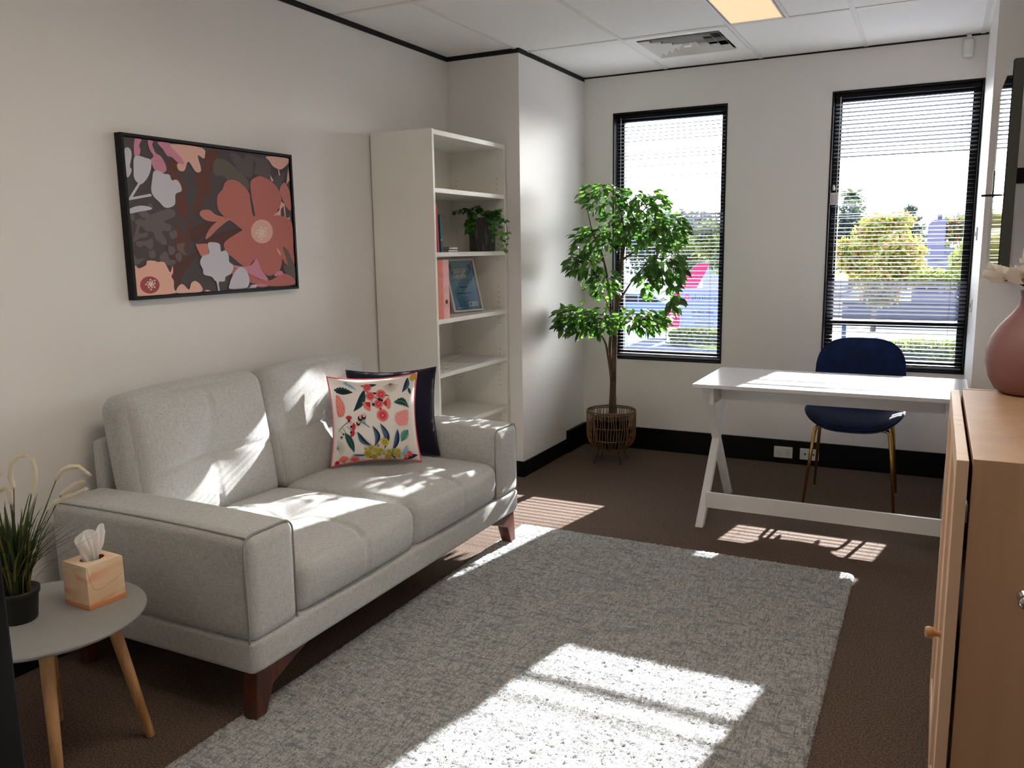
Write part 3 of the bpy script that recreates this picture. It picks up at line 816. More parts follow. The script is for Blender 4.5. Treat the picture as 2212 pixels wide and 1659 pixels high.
P([(990, 340), (1010, 305), (1070, 305), (1150, 350), (1230, 430), (1300, 500), (1310, 590), (1250, 560), (1180, 500), (1110, 505), (1080, 465), (1000, 455), (980, 400)], 'olive')
P([(1140, 260), (1190, 245), (1260, 300), (1290, 260), (1350, 280), (1350, 400), (1330, 480), (1260, 450), (1200, 380)], 'plum')
P([(1330, 270), (1400, 290), (1480, 300), (1515, 400), (1510, 500), (1420, 470), (1360, 430), (1380, 350)], 'plum')
P([(1530, 500), (1580, 450), (1650, 430), (1630, 500), (1590, 580), (1550, 550)], 'plum')
# pinks and peaches at top
P([(262, 118), (320, 128), (300, 180), (310, 230), (295, 285), (258, 285), (250, 220)], 'rose')
P([(380, 135), (430, 145), (420, 175), (450, 250), (500, 285), (540, 360), (545, 420), (490, 445), (440, 410), (405, 320), (430, 280), (395, 220)], 'rose')
P([(470, 150), (600, 168), (640, 240), (700, 310), (715, 355), (660, 345), (600, 290), (560, 280), (520, 220)], 'rose')
P([(595, 168), (880, 202), (905, 280), (890, 300), (840, 275), (870, 410), (820, 425), (752, 330), (715, 415), (660, 410), (650, 350), (715, 355), (690, 300), (640, 240)], 'peach')
P([(1480, 275), (1683, 295), (1682, 335), (1640, 380), (1600, 398), (1540, 370), (1505, 320)], 'peach'); P([(1583, 395), (1592, 398), (1602, 450), (1592, 455)], 'peach', False)
P([(1510, 450), (1540, 500), (1525, 515), (1515, 490)], 'peach', False); P([(1680, 380), (1690, 500), (1660, 540), (1670, 450)], 'peach', False)
P([(1600, 690), (1660, 740), (1690, 860), (1680, 880), (1640, 850), (1630, 740), (1600, 850), (1510, 850), (1590, 780)], 'peach', False); P([(1605, 770), (1630, 740), (1630, 850), (1600, 850)], 'bg', False); P([(1640, 720), (1690, 770), (1680, 850), (1650, 850)], 'bg', False)
# white buds
P([(160, 240), (195, 203), (225, 240), (225, 300), (210, 380), (228, 410), (210, 460), (180, 467)], 'white')
P([(250, 300), (290, 280), (360, 300), (405, 320), (405, 400), (380, 470), (340, 525), (300, 545), (250, 490), (245, 400)], 'white')
P([(285, 535), (308, 540), (232, 665), (400, 632), (412, 655), (200, 695), (200, 672)], 'white', False)
P([(430, 425), (480, 420), (520, 445), (575, 455), (595, 505), (640, 500), (675, 545), (685, 605), (630, 635), (625, 720), (590, 755), (530, 760), (480, 710), (430, 660), (405, 600), (415, 500)], 'white')
P([(205, 775), (290, 745), (370, 750), (412, 770), (380, 785), (290, 800), (207, 818)], 'white')
# big coral flower
P([(1085, 850), (1020, 770), (1015, 650), (1060, 590), (1100, 510), (1180, 500), (1250, 545), (1310, 620), (1325, 720), (1350, 840), (1420, 900), (1320, 1010), (1240, 960), (1150, 890)], 'coral')
P([(1350, 840), (1330, 640), (1325, 520), (1370, 475), (1430, 465), (1530, 520), (1590, 600), (1610, 700), (1560, 800), (1500, 860), (1430, 920)], 'coral')
P([(1600, 620), (1600, 570), (1640, 520), (1680, 580), (1695, 660), (1698, 780), (1650, 740)], 'coral2')
P([(1500, 850), (1580, 825), (1650, 850), (1700, 890), (1715, 1000), (1715, 1140), (1722, 1280), (1650, 1290), (1600, 1220), (1480, 1100), (1420, 960)], 'coral')
P([(1320, 930), (1240, 970), (1110, 1050), (1070, 1100), (1090, 1170), (1160, 1230), (1230, 1290), (1290, 1310), (1360, 1240), (1420, 1340), (1480, 1390), (1560, 1360), (1600, 1300), (1600, 1200), (1520, 1060), (1440, 940)], 'coral')
P([(850, 820), (870, 785), (940, 780), (1000, 825), (1088, 852), (1020, 885), (940, 885), (880, 860)], 'coral2'); P([(1090, 860), (1160, 870), (1110, 880), (1010, 960), (940, 1030), (900, 1050), (930, 970), (1000, 895)], 'coral2')
P([(1312, 570), (1330, 640), (1365, 835), (1345, 835), (1318, 680)], 'bg', False)
art_disc(1424, 978, 102, 'peach', 20, 112)
for k in range(20):
    a = k * 2.4; q = 9 + 3.1 * k * .75; art_disc(1420 + q * math.cos(a), 990 + q * 1.1 * math.sin(a), 9, 'cream', 8)
P([(1555, 1120), (1595, 1180), (1590, 1205), (1565, 1160)], 'peach', False)
P([(1615, 1120), (1660, 1150), (1690, 1220), (1725, 1310), (1730, 1420), (1660, 1390), (1610, 1300), (1660, 1290), (1640, 1200)], 'olive')
# bottom row
P([(810, 1100), (840, 1098), (920, 1100), (920, 1190), (870, 1220), (830, 1160)], 'coral2')
P([(1150, 1295), (1245, 1305), (1320, 1290), (1370, 1235), (1410, 1330), (1475, 1430), (1400, 1420), (1300, 1370), (1200, 1330)], 'rose')
P([(1165, 1310), (1300, 1370), (1400, 1425), (1500, 1430), (1600, 1370), (1680, 1390), (1728, 1440), (1690, 1475), (1500, 1485), (1330, 1460), (1140, 1380)], 'coral')
P([(1530, 1390), (1560, 1350), (1600, 1345), (1610, 1375), (1560, 1390)], 'rose'); P([(1300, 1480), (1400, 1465), (1470, 1480), (1420, 1495)], 'rose')
P([(920, 1090), (985, 1082), (1030, 1100), (1040, 1165), (1080, 1155), (1110, 1200), (1115, 1260), (1155, 1300), (1130, 1370), (1080, 1400), (1070, 1440), (1025, 1445), (985, 1440), (950, 1400), (880, 1380), (870, 1330), (845, 1270), (870, 1210), (930, 1180)], 'white')
P([(990, 1435), (1020, 1440), (1014, 1470), (1025, 1528), (1008, 1530), (1000, 1470)], 'white', False)
P([(1140, 1400), (1180, 1335), (1225, 1310), (1270, 1340), (1300, 1420), (1290, 1480), (1260, 1505), (1120, 1512), (1118, 1460)], 'white'); P([(1290, 1505), (1330, 1475), (1370, 1475), (1360, 1500)], 'white', False)
P([(245, 1310), (280, 1325), (345, 1295), (360, 1255), (430, 1255), (450, 1265), (510, 1265), (540, 1310), (570, 1360), (590, 1300), (595, 1360), (580, 1400), (600, 1440), (605, 1520), (640, 1540), (560, 1560), (265, 1582)], 'peach2')
P([(635, 1500), (680, 1468), (740, 1520), (760, 1460), (800, 1440), (850, 1480), (850, 1540), (640, 1555)], 'peach2'); P([(880, 1530), (910, 1520), (945, 1532), (900, 1538)], 'peach2', False)
art_disc(380, 1478, 90, 'dkred', 20, 80)
for k in range(20):
    a = k * 2.4; q = 6 + 2.3 * k; art_disc(390 + q * math.cos(a), 1470 + q * math.sin(a), 8, 'cream', 8)
pb.build('print', AMt, art, fix=False)

# ================================================================== BOOKCASE
BX0, BX1, BY0, BY1, BH = XL + .012, -2.33, 3.715, 4.528, 2.03
bk = thing('bookcase', 'tall white melamine bookcase with open shelves beside the column', 'bookcase', (BX0, BY0, 0))
D, Wd_ = BX1 - BX0, BY1 - BY0
bx('side_panel', 0, D, 0, .018, 0, BH, M_white, bk, bevel=.001)
bx('side_panel', 0, D, Wd_ - .018, Wd_, 0, BH, M_white, bk, bevel=.001)
bx('back_panel', 0, .005, .018, Wd_ - .018, .05, BH - .004, M_white, bk)
bx('top_panel', .005, D, .018, Wd_ - .018, BH - .028, BH - .003, M_white, bk, bevel=.001)
bx('plinth', D - .03, D - .012, .018, Wd_ - .018, 0, .06, M_white, bk)
SH = [1.735, 1.405, 1.052, .763, .460, .085]
for s_ in SH: bx('shelf', .006, D - .001, .0185, Wd_ - .0185, s_ - .024, s_, M_white, bk, bevel=.001)
b = MB()
for yy, sg in ((.0181, 1), (Wd_ - .0181, -1)):
    for xx in (.05, D - .05):
        for k in range(52):
            z = .2 + k * .032
            if any(-.03 < z - q < .006 for q in SH) or (k // 4) % 3 == 2: continue
            b.add([(xx + .0028 * math.cos(a * PI / 4), yy + sg * .0004, z + .0028 * math.sin(a * PI / 4)) for a in range(8)], [tuple(range(8))])
stuff(b.build('peg_holes', M_dark, bk, fix=False))
# --- things on the shelves (top surface heights in SH)
def bookx(name, label, y0, y1, x0, x1, z0, h, mcover, lean=0, cat='book', band=None):
    t = thing(name, label, cat, ((x0 + x1) / 2, y0, z0 + .0006))
    t.rotation_euler = (math.radians(lean), 0, 0)
    d = (x1 - x0) / 2; w_ = y1 - y0
    b = MB().box(-d, d, 0, .0018, 0, h).box(-d, d, w_ - .0018, w_, 0, h).box(d - .002, d, .0018, w_ - .0018, 0, h)
    b.build('cover', mcover, t)
    bx('pages', -d + .003, d - .003, .0019, w_ - .0019, .003, h - .003, M_paper, t)
    if band: bx('spine_band', d, d + .0004, .001, w_ - .001, h * .3, h * .36, band, t)
    return t
bookx('folder', 'thin red folder standing at the end of the vine plant shelf', 3.752, 3.768, -2.56, -2.336, SH[1], .245, flat('red_cover', srgb(196, 60, 62)), 2.5, 'folder')
bookx('book', 'slim teal book leaning beside the red folder', 3.790, 3.806, -2.53, -2.338, SH[1], .195, flat('teal_cover', srgb(22, 96, 112)), 2.2, 'book', flat('teal_light', srgb(110, 170, 178)))
for k, lab in enumerate(('black spiral notebook lying at the bottom beneath another', 'black spiral notebook lying on top of another')):
    nb = thing('notebook', lab, 'notebook', (-2.41, 3.915, SH[1] + .0014 + k * .0132), rz=.06 * k, group='spiral notebooks on the shelf')
    bx('cover', -.07, .07, -.05, .05, 0, .002, M_dark, nb)
    bx('pages', -.069, .069, -.045, .0497, .0021, .009, M_paper, nb)
    bx('cover', -.07, .07, -.05, -.005, .0091, .0112, M_dark, nb)
    bb = MB()
    for q in range(12):
        x = -.06 + q * .011
        bb.tube([(x, -.047 + .006 * math.cos(a * PI / 4), .006 + .006 * math.sin(a * PI / 4)) for a in range(8)], .0007, 4, closed=True)
    bb.build('spiral_binding', M_dark, nb)
# lever-arch binders
for (y0, y1, c, lab) in ((3.738, 3.792, srgb(222, 118, 98), 'coral patterned lever arch binder against the bookcase side'), (3.794, 3.857, srgb(238, 176, 176), 'pale pink lever arch binder with a black finger ring')):
    t = thing('binder', lab, 'binder', (-2.336, y0, SH[2] + .0006))
    h, d, w_ = .312, .28, y1 - y0
    mm = flat('binder_' + lab[:5].strip(), c, .5)
    MB().box(-d, 0, 0, .0025, 0, h).box(-d, 0, w_ - .0025, w_, 0, h).box(-.0025, 0, .0025, w_ - .0025, 0, h).build('cover', mm, t)
    bx('pages', -d + .01, -.02, .006, w_ - .006, .004, h - .02, M_paper, t)
    bb = MB(); mw = flat('binder_line_' + lab[:5].strip(), srgb(244, 206, 198))
    for cz in (.06, .14, .22, .285):
        for rr_ in (.014, .022):
            bb.tube([(.0006, w_ * .5 + rr_ * math.cos(a * PI / 6) * (w_ / .06), cz + rr_ * 1.5 * math.sin(a * PI / 6)) for a in range(7)], .0006, 4)
    stuff(bb.build('line_pattern', mw, t))
    if 'pink' in lab:
        MB().lathe([(.011, 0), (.011, .0015), (.008, .0015), (.008, -.001)], 20).build('finger_ring', M_dark, t).matrix_local = Matrix.Translation((.0003, w_ / 2, .09)) @ Matrix.Rotation(PI / 2, 4, 'Y')
        MB().lathe([(.0001, 0), (.0085, 0)], 20).build('finger_hole', M_dark, t, fix=False).matrix_local = Matrix.Translation((.0006, w_ / 2, .09)) @ Matrix.Rotation(PI / 2, 4, 'Y')
# certificate in a silver frame
ct = thing('certificate_frame', 'silver framed blue certificate leaning on the shelf beside the binders', 'certificate', (-2.452, 4.262, SH[2] + .003))
FWi, FHi = .232, .318
ct.rotation_euler = (math.radians(-14), 0, math.radians(74)); 
fm = mat('silver_frame', srgb(206, 204, 196), .35, metal=.3)
ct.rotation_euler = (math.radians(-16), math.radians(0), math.radians(72))
for x0, x1, z0, z1 in ((-FWi / 2, FWi / 2, 0, .011), (-FWi / 2, FWi / 2, FHi - .011, FHi), (-FWi / 2, -FWi / 2 + .011, .011, FHi - .011), (FWi / 2 - .011, FWi / 2, .011, FHi - .011)):
    bx('frame_bar', x0, x1, -.009, .009, z0, z1, fm, ct)
# sheet: pale blue at the top printed down to deep blue
cs = bpy.data.materials.new('blue_certificate_print'); cs.use_nodes = True
t_ = cs.node_tree; pb_ = t_.nodes['Principled BSDF']; pb_.inputs['Roughness'].default_value = .25
tc_ = t_.nodes.new('ShaderNodeTexCoord'); sx_ = t_.nodes.new('ShaderNodeSeparateXYZ'); mr_ = t_.nodes.new('ShaderNodeMapRange'); cr_ = t_.nodes.new('ShaderNodeMix'); cr_.data_type = 'RGBA'
mr_.inputs[1].default_value = 0; mr_.inputs[2].default_value = .3
cr_.inputs[6].default_value = srgb(44, 122, 164); cr_.inputs[7].default_value = srgb(158, 200, 214)
t_.links.new(tc_.outputs['Object'], sx_.inputs[0]); t_.links.new(sx_.outputs[2], mr_.inputs[0]); t_.links.new(mr_.outputs[0], cr_.inputs[0]); t_.links.new(cr_.outputs[2], pb_.inputs['Base Color'])
bx('certificate_sheet', -FWi / 2 + .011, FWi / 2 - .011, 0, .002, .011, FHi - .011, cs, ct)
bx('backing_board', -FWi / 2 + .011, FWi / 2 - .011, .003, .008, .011, FHi - .011, flat('backing', srgb(120, 96, 70)), ct)
bb = MB(); mats_c = [flat('c_white', srgb(228, 226, 220)), flat('c_dark', srgb(24, 34, 52)), flat('c_red', srgb(150, 34, 52)), flat('c_line', srgb(58, 98, 128)), flat('c_green', srgb(30, 120, 96))]
def crect(x0, x1, z0, z1, mi, k=1): bb.add([(x0, -.0004 * k, z0), (x1, -.0004 * k, z0), (x1, -.0004 * k, z1), (x0, -.0004 * k, z1)], [(0, 1, 2, 3)], mi)
crect(-.055, .042, .205, .262, 0)
def ctext(s, x, z, size, mi, k=2, al='CENTER'):
    v, f = text_faces(s, size, al); bb.add([(x + q[0], -.0004 * k, z + q[1]) for q in v], f, mi)
ctext('proj', -.03, .221, .026, 2); ctext('ATA', .014, .221, .03, 1)
crect(-.016, .036, .2495, .2515, 1, 2); crect(.0085, .0115, .245, .258, 1, 2); crect(-.03, .036, .2105, .212, 1, 2)
ctext('CERTIFICATE OF APPRECIATION', 0, .186, .0125, 3)
for z, wdt, hh, mi in ((.172, .1, .003, 3), (.146, .062, .006, 1), (.130, .028, .003, 3), (.109, .112, .006, 1), (.085, .056, .004, 3), (.06, .08, .0025, 3), (.044, .0, .0, 3)):
    if wdt:
        x = -wdt / 2
        while x < wdt / 2 - .001:
            l_ = random.uniform(.003, .009); crect(x, min(x + l_, wdt / 2), z, z + hh, mi); x += l_ + .0012
crect(-.08, -.015, .024, .026, 0); crect(.02, .086, .03, .058, 0); crect(.025, .04, .036, .053, 4, 2)
for k in range(3): crect(.046, .08, .037 + k * .006, .039 + k * .006, 3, 2)
for cx in (-.078, .078):
    for k in range(9):
        a = k * 1.9; q = .004 + .0015 * k; x, z = cx + q * math.cos(a), .272 + q * math.sin(a)
        bb.add([(x + .0042 * math.cos(j * PI / 3), -.0006, z + .0042 * math.sin(j * PI / 3)) for j in range(6)], [tuple(range(6))], 2 if k % 2 else 1)
bb.build('certificate_text', mats_c, ct, fix=False)
MB().box(-FWi / 2 + .011, FWi / 2 - .011, -.003, -.0022, .011, FHi - .011).build('glazing', M_glass, ct)
MB().prism([(.012, .22), (.016, .22), (.078, .026), (.072, .026)], 'x', -.03, .03).build('easel_stand', M_dark, ct)
# paper sheets and packet
p = thing('paper_sheet', 'grey paper sheet lying flat on the shelf towards the back', 'paper', (-2.48, 4.33, SH[3] + .0006), rz=math.radians(12))
MB().box(-.105, .105, -.16, .16, 0, .0015).build('sheet', flat('grey_paper', srgb(206, 202, 204)), p)
MB().box(-.1, .1, -.155, .155, .0016, .0028).build('sheet', flat('grey_paper2', srgb(214, 210, 212)), p)
p = thing('plastic_sleeve', 'crinkled clear plastic sleeve of white cord at the shelf front edge', 'packet', (-2.385, 3.86, SH[3] + .0006), rz=math.radians(8))
rs = random.Random(3)
MB().grid(lambda u, v: ((u - .5) * .13, (v - .5) * .21, .002 + .008 * rs.random()), 12, 16).build('sleeve', mat('clear_plastic', srgb(236, 236, 236), .15, trans=(srgb(240, 240, 240), .5)), p)
bb = MB()
for k in range(4):
    bb.tube([((.02 + .004 * k) * math.cos(a * .35 + k), -.02 + (.035 + .004 * k) * math.sin(a * .35 + k) + k * .012, .013 + .003 * k) for a in range(18)], .0016, 5)
bb.build('white_cord', M_plate, p, smooth=True)

# ------------------------------------------------------------------ leaves
def leaf_mesh(name, L, wd, m, fold=.25, droop=.15, n=5):
    b = MB(); vs = []
    for i in range(n + 1):
        t = i / n; ww = wd / 2 * math.sin(PI * t ** .8) ** .8 if 0 < t < 1 else .0004
        z = -droop * L * t * t
        vs += [(-ww, L * t, z + fold * ww), (0, L * t, z), (ww, L * t, z + fold * ww)]
    fs = []
    for i in range(n):
        a = i * 3; fs += [(a, a + 1, a + 4, a + 3), (a + 1, a + 2, a + 5, a + 4)]
    b.add(vs, fs)
    return b.mesh(name, m, True, False)
def orient(pos, d, up, s=1):
    d = d.normalized(); x = d.cross(up)
    x = x.normalized() if x.length > 1e-4 else Vector((1, 0, 0))
    z = x.cross(d)
    return Matrix(((x.x * s, d.x * s, z.x * s, pos.x), (x.y * s, d.y * s, z.y * s, pos.y), (x.z * s, d.z * s, z.z * s, pos.z), (0, 0, 0, 1)))

# vine in a dark pot on the shelf
vp = Vector((-2.425, 4.398, SH[1] + .0006))
vine = thing('potted_vine', 'trailing green vine in a dark textured cylinder pot on the bookcase', 'potted plant', vp)
MB().lathe([(.0, .002), (.071, 0), (.077, .008), (.078, .188), (.075, .195), (.069, .195), (.068, .17), (0, .17)], 36).build('pot', M_stone, vine, smooth=True, weld=.0001)
MB().lathe([(0, .175), (.067, .17)], 24).build('soil', M_soil, vine, fix=False)
vl = [leaf_mesh('leaf', .036, .029, m, .12, .12, 4) for m in VLEAFS] + [leaf_mesh('leaf', .027, .023, m, .12, .12, 4) for m in VLEAFS]
rv = random.Random(21)
# stems laid out as (along the shelf to the right, out over the shelf edge, up)
vstems = [[(-.02, .02, .17), (-.06, .03, .235), (-.11, .04, .225), (-.155, .05, .23)], [(-.02, .03, .17), (-.06, .06, .22), (-.08, .08, .17), (-.085, .085, .115)],
          [(-.01, .03, .17), (-.045, .07, .215), (-.06, .085, .16), (-.055, .09, .1)], [(0, 0, .17), (-.01, .02, .23), (-.02, .03, .245)], [(0, .02, .17), (.02, .05, .225), (.035, .07, .215)],
          [(.02, .0, .17), (.05, .02, .22), (.08, .04, .225), (.1, .05, .23)], [(.02, .02, .17), (.06, .06, .215), (.075, .085, .15), (.07, .09, .09), (.06, .09, .05)],
          [(.02, .02, .17), (.07, .05, .22), (.11, .08, .17), (.125, .095, .1), (.115, .1, .04)], [(.03, .01, .17), (.09, .05, .21), (.14, .08, .17), (.155, .1, .09), (.14, .1, .01)],
          [(.01, .03, .17), (.03, .07, .21), (.05, .085, .17), (.055, .088, .12)]]
for st in vstems:
    pts = [Vector((.89 * p[0] + .45 * p[1], .45 * p[0] - .89 * p[1], p[2])) for p in st]
    fine = []
    for i in range(len(pts) - 1):
        for k in range(5): fine.append(pts[i].lerp(pts[i + 1], k / 5))
    fine.append(pts[-1])
    MB().tube(fine, .0013, 5).build('stem', VLEAFS[0], vine, smooth=True)
    for i in range(4, len(fine), 1 if len(fine) < 18 else 2):
        for sg in (-1, 1):
            if rv.random() < .12: continue
            d = (fine[min(i + 1, len(fine) - 1)] - fine[i - 1]).normalized()
            side = d.cross(Vector((0, 0, 1)))
            if side.length < .1: side = Vector((rv.gauss(0, 1), rv.gauss(0, 1), 0))
            dd = side.normalized() * sg + d * .5 + Vector((.2, rv.gauss(0, .3), rv.gauss(-.1, .35)))
            upv = Vector((.5 + rv.gauss(0, .3), -.5 + rv.gauss(0, .4), .7))
            q = fine[i] + Vector((0, 0, .002))
            if q.z < .01: continue
            o_ = inst('leaf', vl[(0 if rv.random() < .62 else 1) + (2 if rv.random() < .4 else 0)], vine, orient(q, dd, upv, rv.uniform(.85, 1.15)))

# ================================================================== SIDE TABLE
TZ = .44; TC = Vector((-2.14, 1.335, 0)); TR = .261
tb = thing('side_table', 'round grey side table with splayed beech legs beside the sofa arm', 'table', TC)
MB().lathe([(0, TZ - .016), (TR - .012, TZ - .016), (TR - .002, TZ - .009), (TR, TZ - .004), (TR - .002, TZ), (0, TZ)], 64).build('table_top', M_tablegrey, tb, smooth=False, weld=.0001)
for k in range(4):
    a = math.radians(56 - 90 * k); c, s_ = math.cos(a), math.sin(a)
    MB().tube([(.155 * c, .155 * s_, TZ - .017), (.158 * c, .158 * s_, TZ - .03), (.238 * c, .238 * s_, .004), (.239 * c, .239 * s_, .0005)], [.0185, .0185, .0125, .0115], 16).build('leg', M_beech, tb, smooth=True)
MB().tube([(.15 * math.cos(math.radians(56)), .15 * math.sin(math.radians(56)), TZ - .024), (-.15 * math.cos(math.radians(56)), -.15 * math.sin(math.radians(56)), TZ - .024)], .007, 8).build('cross_brace', M_beech, tb)
MB().tube([(.15 * math.cos(math.radians(146)), .15 * math.sin(math.radians(146)), TZ - .024), (-.15 * math.cos(math.radians(146)), -.15 * math.sin(math.radians(146)), TZ - .024)], .007, 8).build('cross_brace', M_beech, tb)
# tissue box
pf, pl, pr_ = pz(194.5, 1320, TZ), pz(141, 1303, TZ), pz(268, 1290, TZ)
ex = (pr_ - pf); sxl = .112; ang = math.atan2(ex.y, ex.x)
cx_ = pf + Vector((math.cos(ang), math.sin(ang), 0)) * sxl / 2 + Vector((-math.sin(ang), math.cos(ang), 0)) * sxl / 2
bxh = .125
M_box = mat('peach_tissue_card', srgb(238, 204, 166), .55, var=[((3, 9, 22), srgb(232, 168, 128), .46, .56, 1), ((9, 4, 16), srgb(246, 226, 198), .5, .6, 1)])
tx = thing('tissue_box', 'peach patterned cube tissue box on the grey side table', 'tissue box', (cx_.x, cx_.y, TZ + .0006), rz=ang)
h_ = sxl / 2
b = MB()
b.box(-h_, h_, -h_, -h_ + .0015, 0, bxh).box(-h_, h_, h_ - .0015, h_, 0, bxh).box(-h_, -h_ + .0015, -h_ + .0015, h_ - .0015, 0, bxh).box(h_ - .0015, h_, -h_ + .0015, h_ - .0015, 0, bxh).box(-h_, h_, -h_, h_, 0, .0015)
N = 40; outer = []; inner = []
for k in range(N):
    a = 2 * PI * k / N; c, s_ = math.cos(a), math.sin(a); m_ = max(abs(c), abs(s_))
    outer.append((h_ * c / m_, h_ * s_ / m_, bxh)); inner.append((.034 * c, .026 * s_, bxh))
b.add(outer + inner, [(k, (k + 1) % N, N + (k + 1) % N, N + k) for k in range(N)])
b.build('box', M_box, tx)
bb = MB(); bb.box(-h_ - .0003, h_ + .0003, -h_ - .0003, h_ + .0003, .0005, .012); bb.build('base_band', flat('orange_band', srgb(226, 150, 100)), tx)
bb = MB()
fl_ = [(-h_ + .002, .124), (-h_ + .006, .1), (-h_ + .011, .075), (-h_ + .017, .058), (-h_ + .026, .051), (-h_ + .04, .051), (0, .056), (.03, .064), (h_ - .002, .074)]
bb.tube([(p[0], -h_ - .0004, p[1]) for p in fl_], .0005, 4); bb.build('tear_flap', flat('flap_line', srgb(190, 140, 104)), tx)
rs = random.Random(9)
def tis(u, v, x0, x1, hgt, dep, ph, tilt):
    # a pulled-up sheet: pleated across, pinched at the slot
    k = .45 + .55 * v ** .7
    x = (x0 + (x1 - x0) * u) * k + tilt * v * v
    y = dep * math.sin(5.5 * u + ph) * (.35 + .65 * v) * .8 + .004 * math.sin(11 * u + 7 * v + ph)
    z = hgt * v * (1 - .28 * (2 * u - 1) ** 2 - .1 * math.sin(4 * u + ph))
    return (x, y, bxh - .012 + z)
ti = MB()
ti.grid(lambda u, v: tis(u, v, -.042, .012, .105, .016, .4, .0), 20, 14)
ti.grid(lambda u, v: tis(u, v, -.012, .046, .098, .014, 2.2, .012), 20, 14)
ti.grid(lambda u, v: tis(u, v, -.034, .03, .085, .012, 3.6, -.006), 20, 14)
to = ti.build('tissue', M_tissue, tx, smooth=True, fix=False)

# grass plant in a black pot
gp = pz(43, 1338, TZ); gp.z = TZ + .0006
gp = Vector((max(gp.x, TC.x - .15), gp.y, gp.z))
gr = thing('potted_grass', 'artificial fountain grass with cream plumes in a black pot', 'potted plant', gp)
MB().lathe([(0, .001), (.041, 0), (.045, .004), (.052, .072), (.056, .074), (.057, .088), (.053, .089), (.05, .078), (0, .076)], 32).build('pot', M_potblack, gr, smooth=True, weld=.0001)
rg = random.Random(33)
def blade(parent, base, az, h, spread, wd, m, curl):
    b = MB(); vs = []; n = 9
    d = Vector((math.cos(az), math.sin(az), 0)); sd_ = Vector((-d.y, d.x, 0))
    for i in range(n + 1):
        t = i / n
        p = base + d * (spread * t ** curl) + Vector((0, 0, h * (t - max(0, curl - 1.6) * .28 * t ** 3)))
        ww = wd * (1 - t) ** .6 * (.5 + .9 * min(1, t * 3)) / 2 + .0002
        vs += [tuple(p - sd_ * ww), tuple(p + d * ww * .3), tuple(p + sd_ * ww)]
    fs = []
    for i in range(n):
        a = i * 3; fs += [(a, a + 1, a + 4, a + 3), (a + 1, a + 2, a + 5, a + 4)]
    b.add(vs, fs); b.build('grass_blade', m, parent, smooth=True, fix=False)
for k in range(210):
    az = rg.uniform(0, 2 * PI); rr_ = .034 * math.sqrt(rg.random())
    base = Vector((rr_ * math.cos(az), rr_ * math.sin(az), .076))
    az2 = az + rg.gauss(0, .5); sp = abs(rg.gauss(.07, .05)); h = rg.uniform(.14, .27) - .3 * max(0, sp - .1)
    wx = gp.x + sp * math.cos(az2)
    if wx < XL + .06: continue
    blade(gr, base, az2, h, sp, rg.uniform(.004, .0075), M_grassy if rg.random() < .12 else M_grassd, rg.uniform(1.5, 2.4))
for k, (az, h, sp) in enumerate(((0.2, .17, .13), (.6, .13, .15), (-.3, .2, .1), (.4, .1, .16), (1.0, .22, .12))):
    blade(gr, Vector((.02 * math.cos(az), .02 * math.sin(az), .076)), az, h, sp, .0045, M_grassy if k in (0, 3) else M_grassd, 2.3)
# plume heads traced against the pot's own depth
for pts in ([(30, 1055), (22, 1030), (25, 1000), (38, 986), (57, 982)], [(68, 1065), (76, 1040), (76, 1015), (70, 993)], [(122, 1035), (132, 1018), (150, 1009), (170, 1008), (192, 1025)],
            [(133, 1068), (150, 1056), (165, 1045), (180, 1039)], [(105, 1100), (118, 1086), (140, 1075), (162, 1068), (187, 1056)], [(24, 1088), (20, 1062), (12, 1052), (0, 1060)], [(-22, 1068), (-20, 1040), (-8, 1022), (2, 1024)]):
    w3 = [py_(x, y, gp.y + .0 + .0006 * (x - 40)) - gp for x, y in pts]
    fine = []
    for i in range(len(w3) - 1):
        for q in range(5): fine.append(w3[i].lerp(w3[i + 1], q / 5))
    fine.append(w3[-1])
    pl_ = MB(); L_ = len(fine)
    pl_.tube(fine, [.0048 + .0018 * math.sin(PI * min(1, (i + 2) / L_ * 1.1)) for i in range(L_)], 9)
    for i in range(L_):
        for q in range(26):
            dv = Vector((rg.gauss(0, 1), rg.gauss(0, 1), rg.gauss(0, 1))).normalized(); s0 = fine[i] + dv * .004; e0 = fine[i] + dv * .0082 + (fine[min(i + 1, L_ - 1)] - fine[max(i - 1, 0)]) * .3
            sd_ = dv.orthogonal().normalized() * .0007
            pl_.add([s0 - sd_, s0 + sd_, e0], [(0, 1, 2)])
    pl = pl_.build('plume', M_plume, gr, smooth=True, fix=False)
    b0 = Vector((fine[0].x * .12, fine[0].y * .12, .076))
    MB().tube([b0, b0.lerp(fine[0], .5) + Vector((0, 0, .03)), fine[0]], .0012, 5).build('stem', M_grassd, gr, smooth=True)

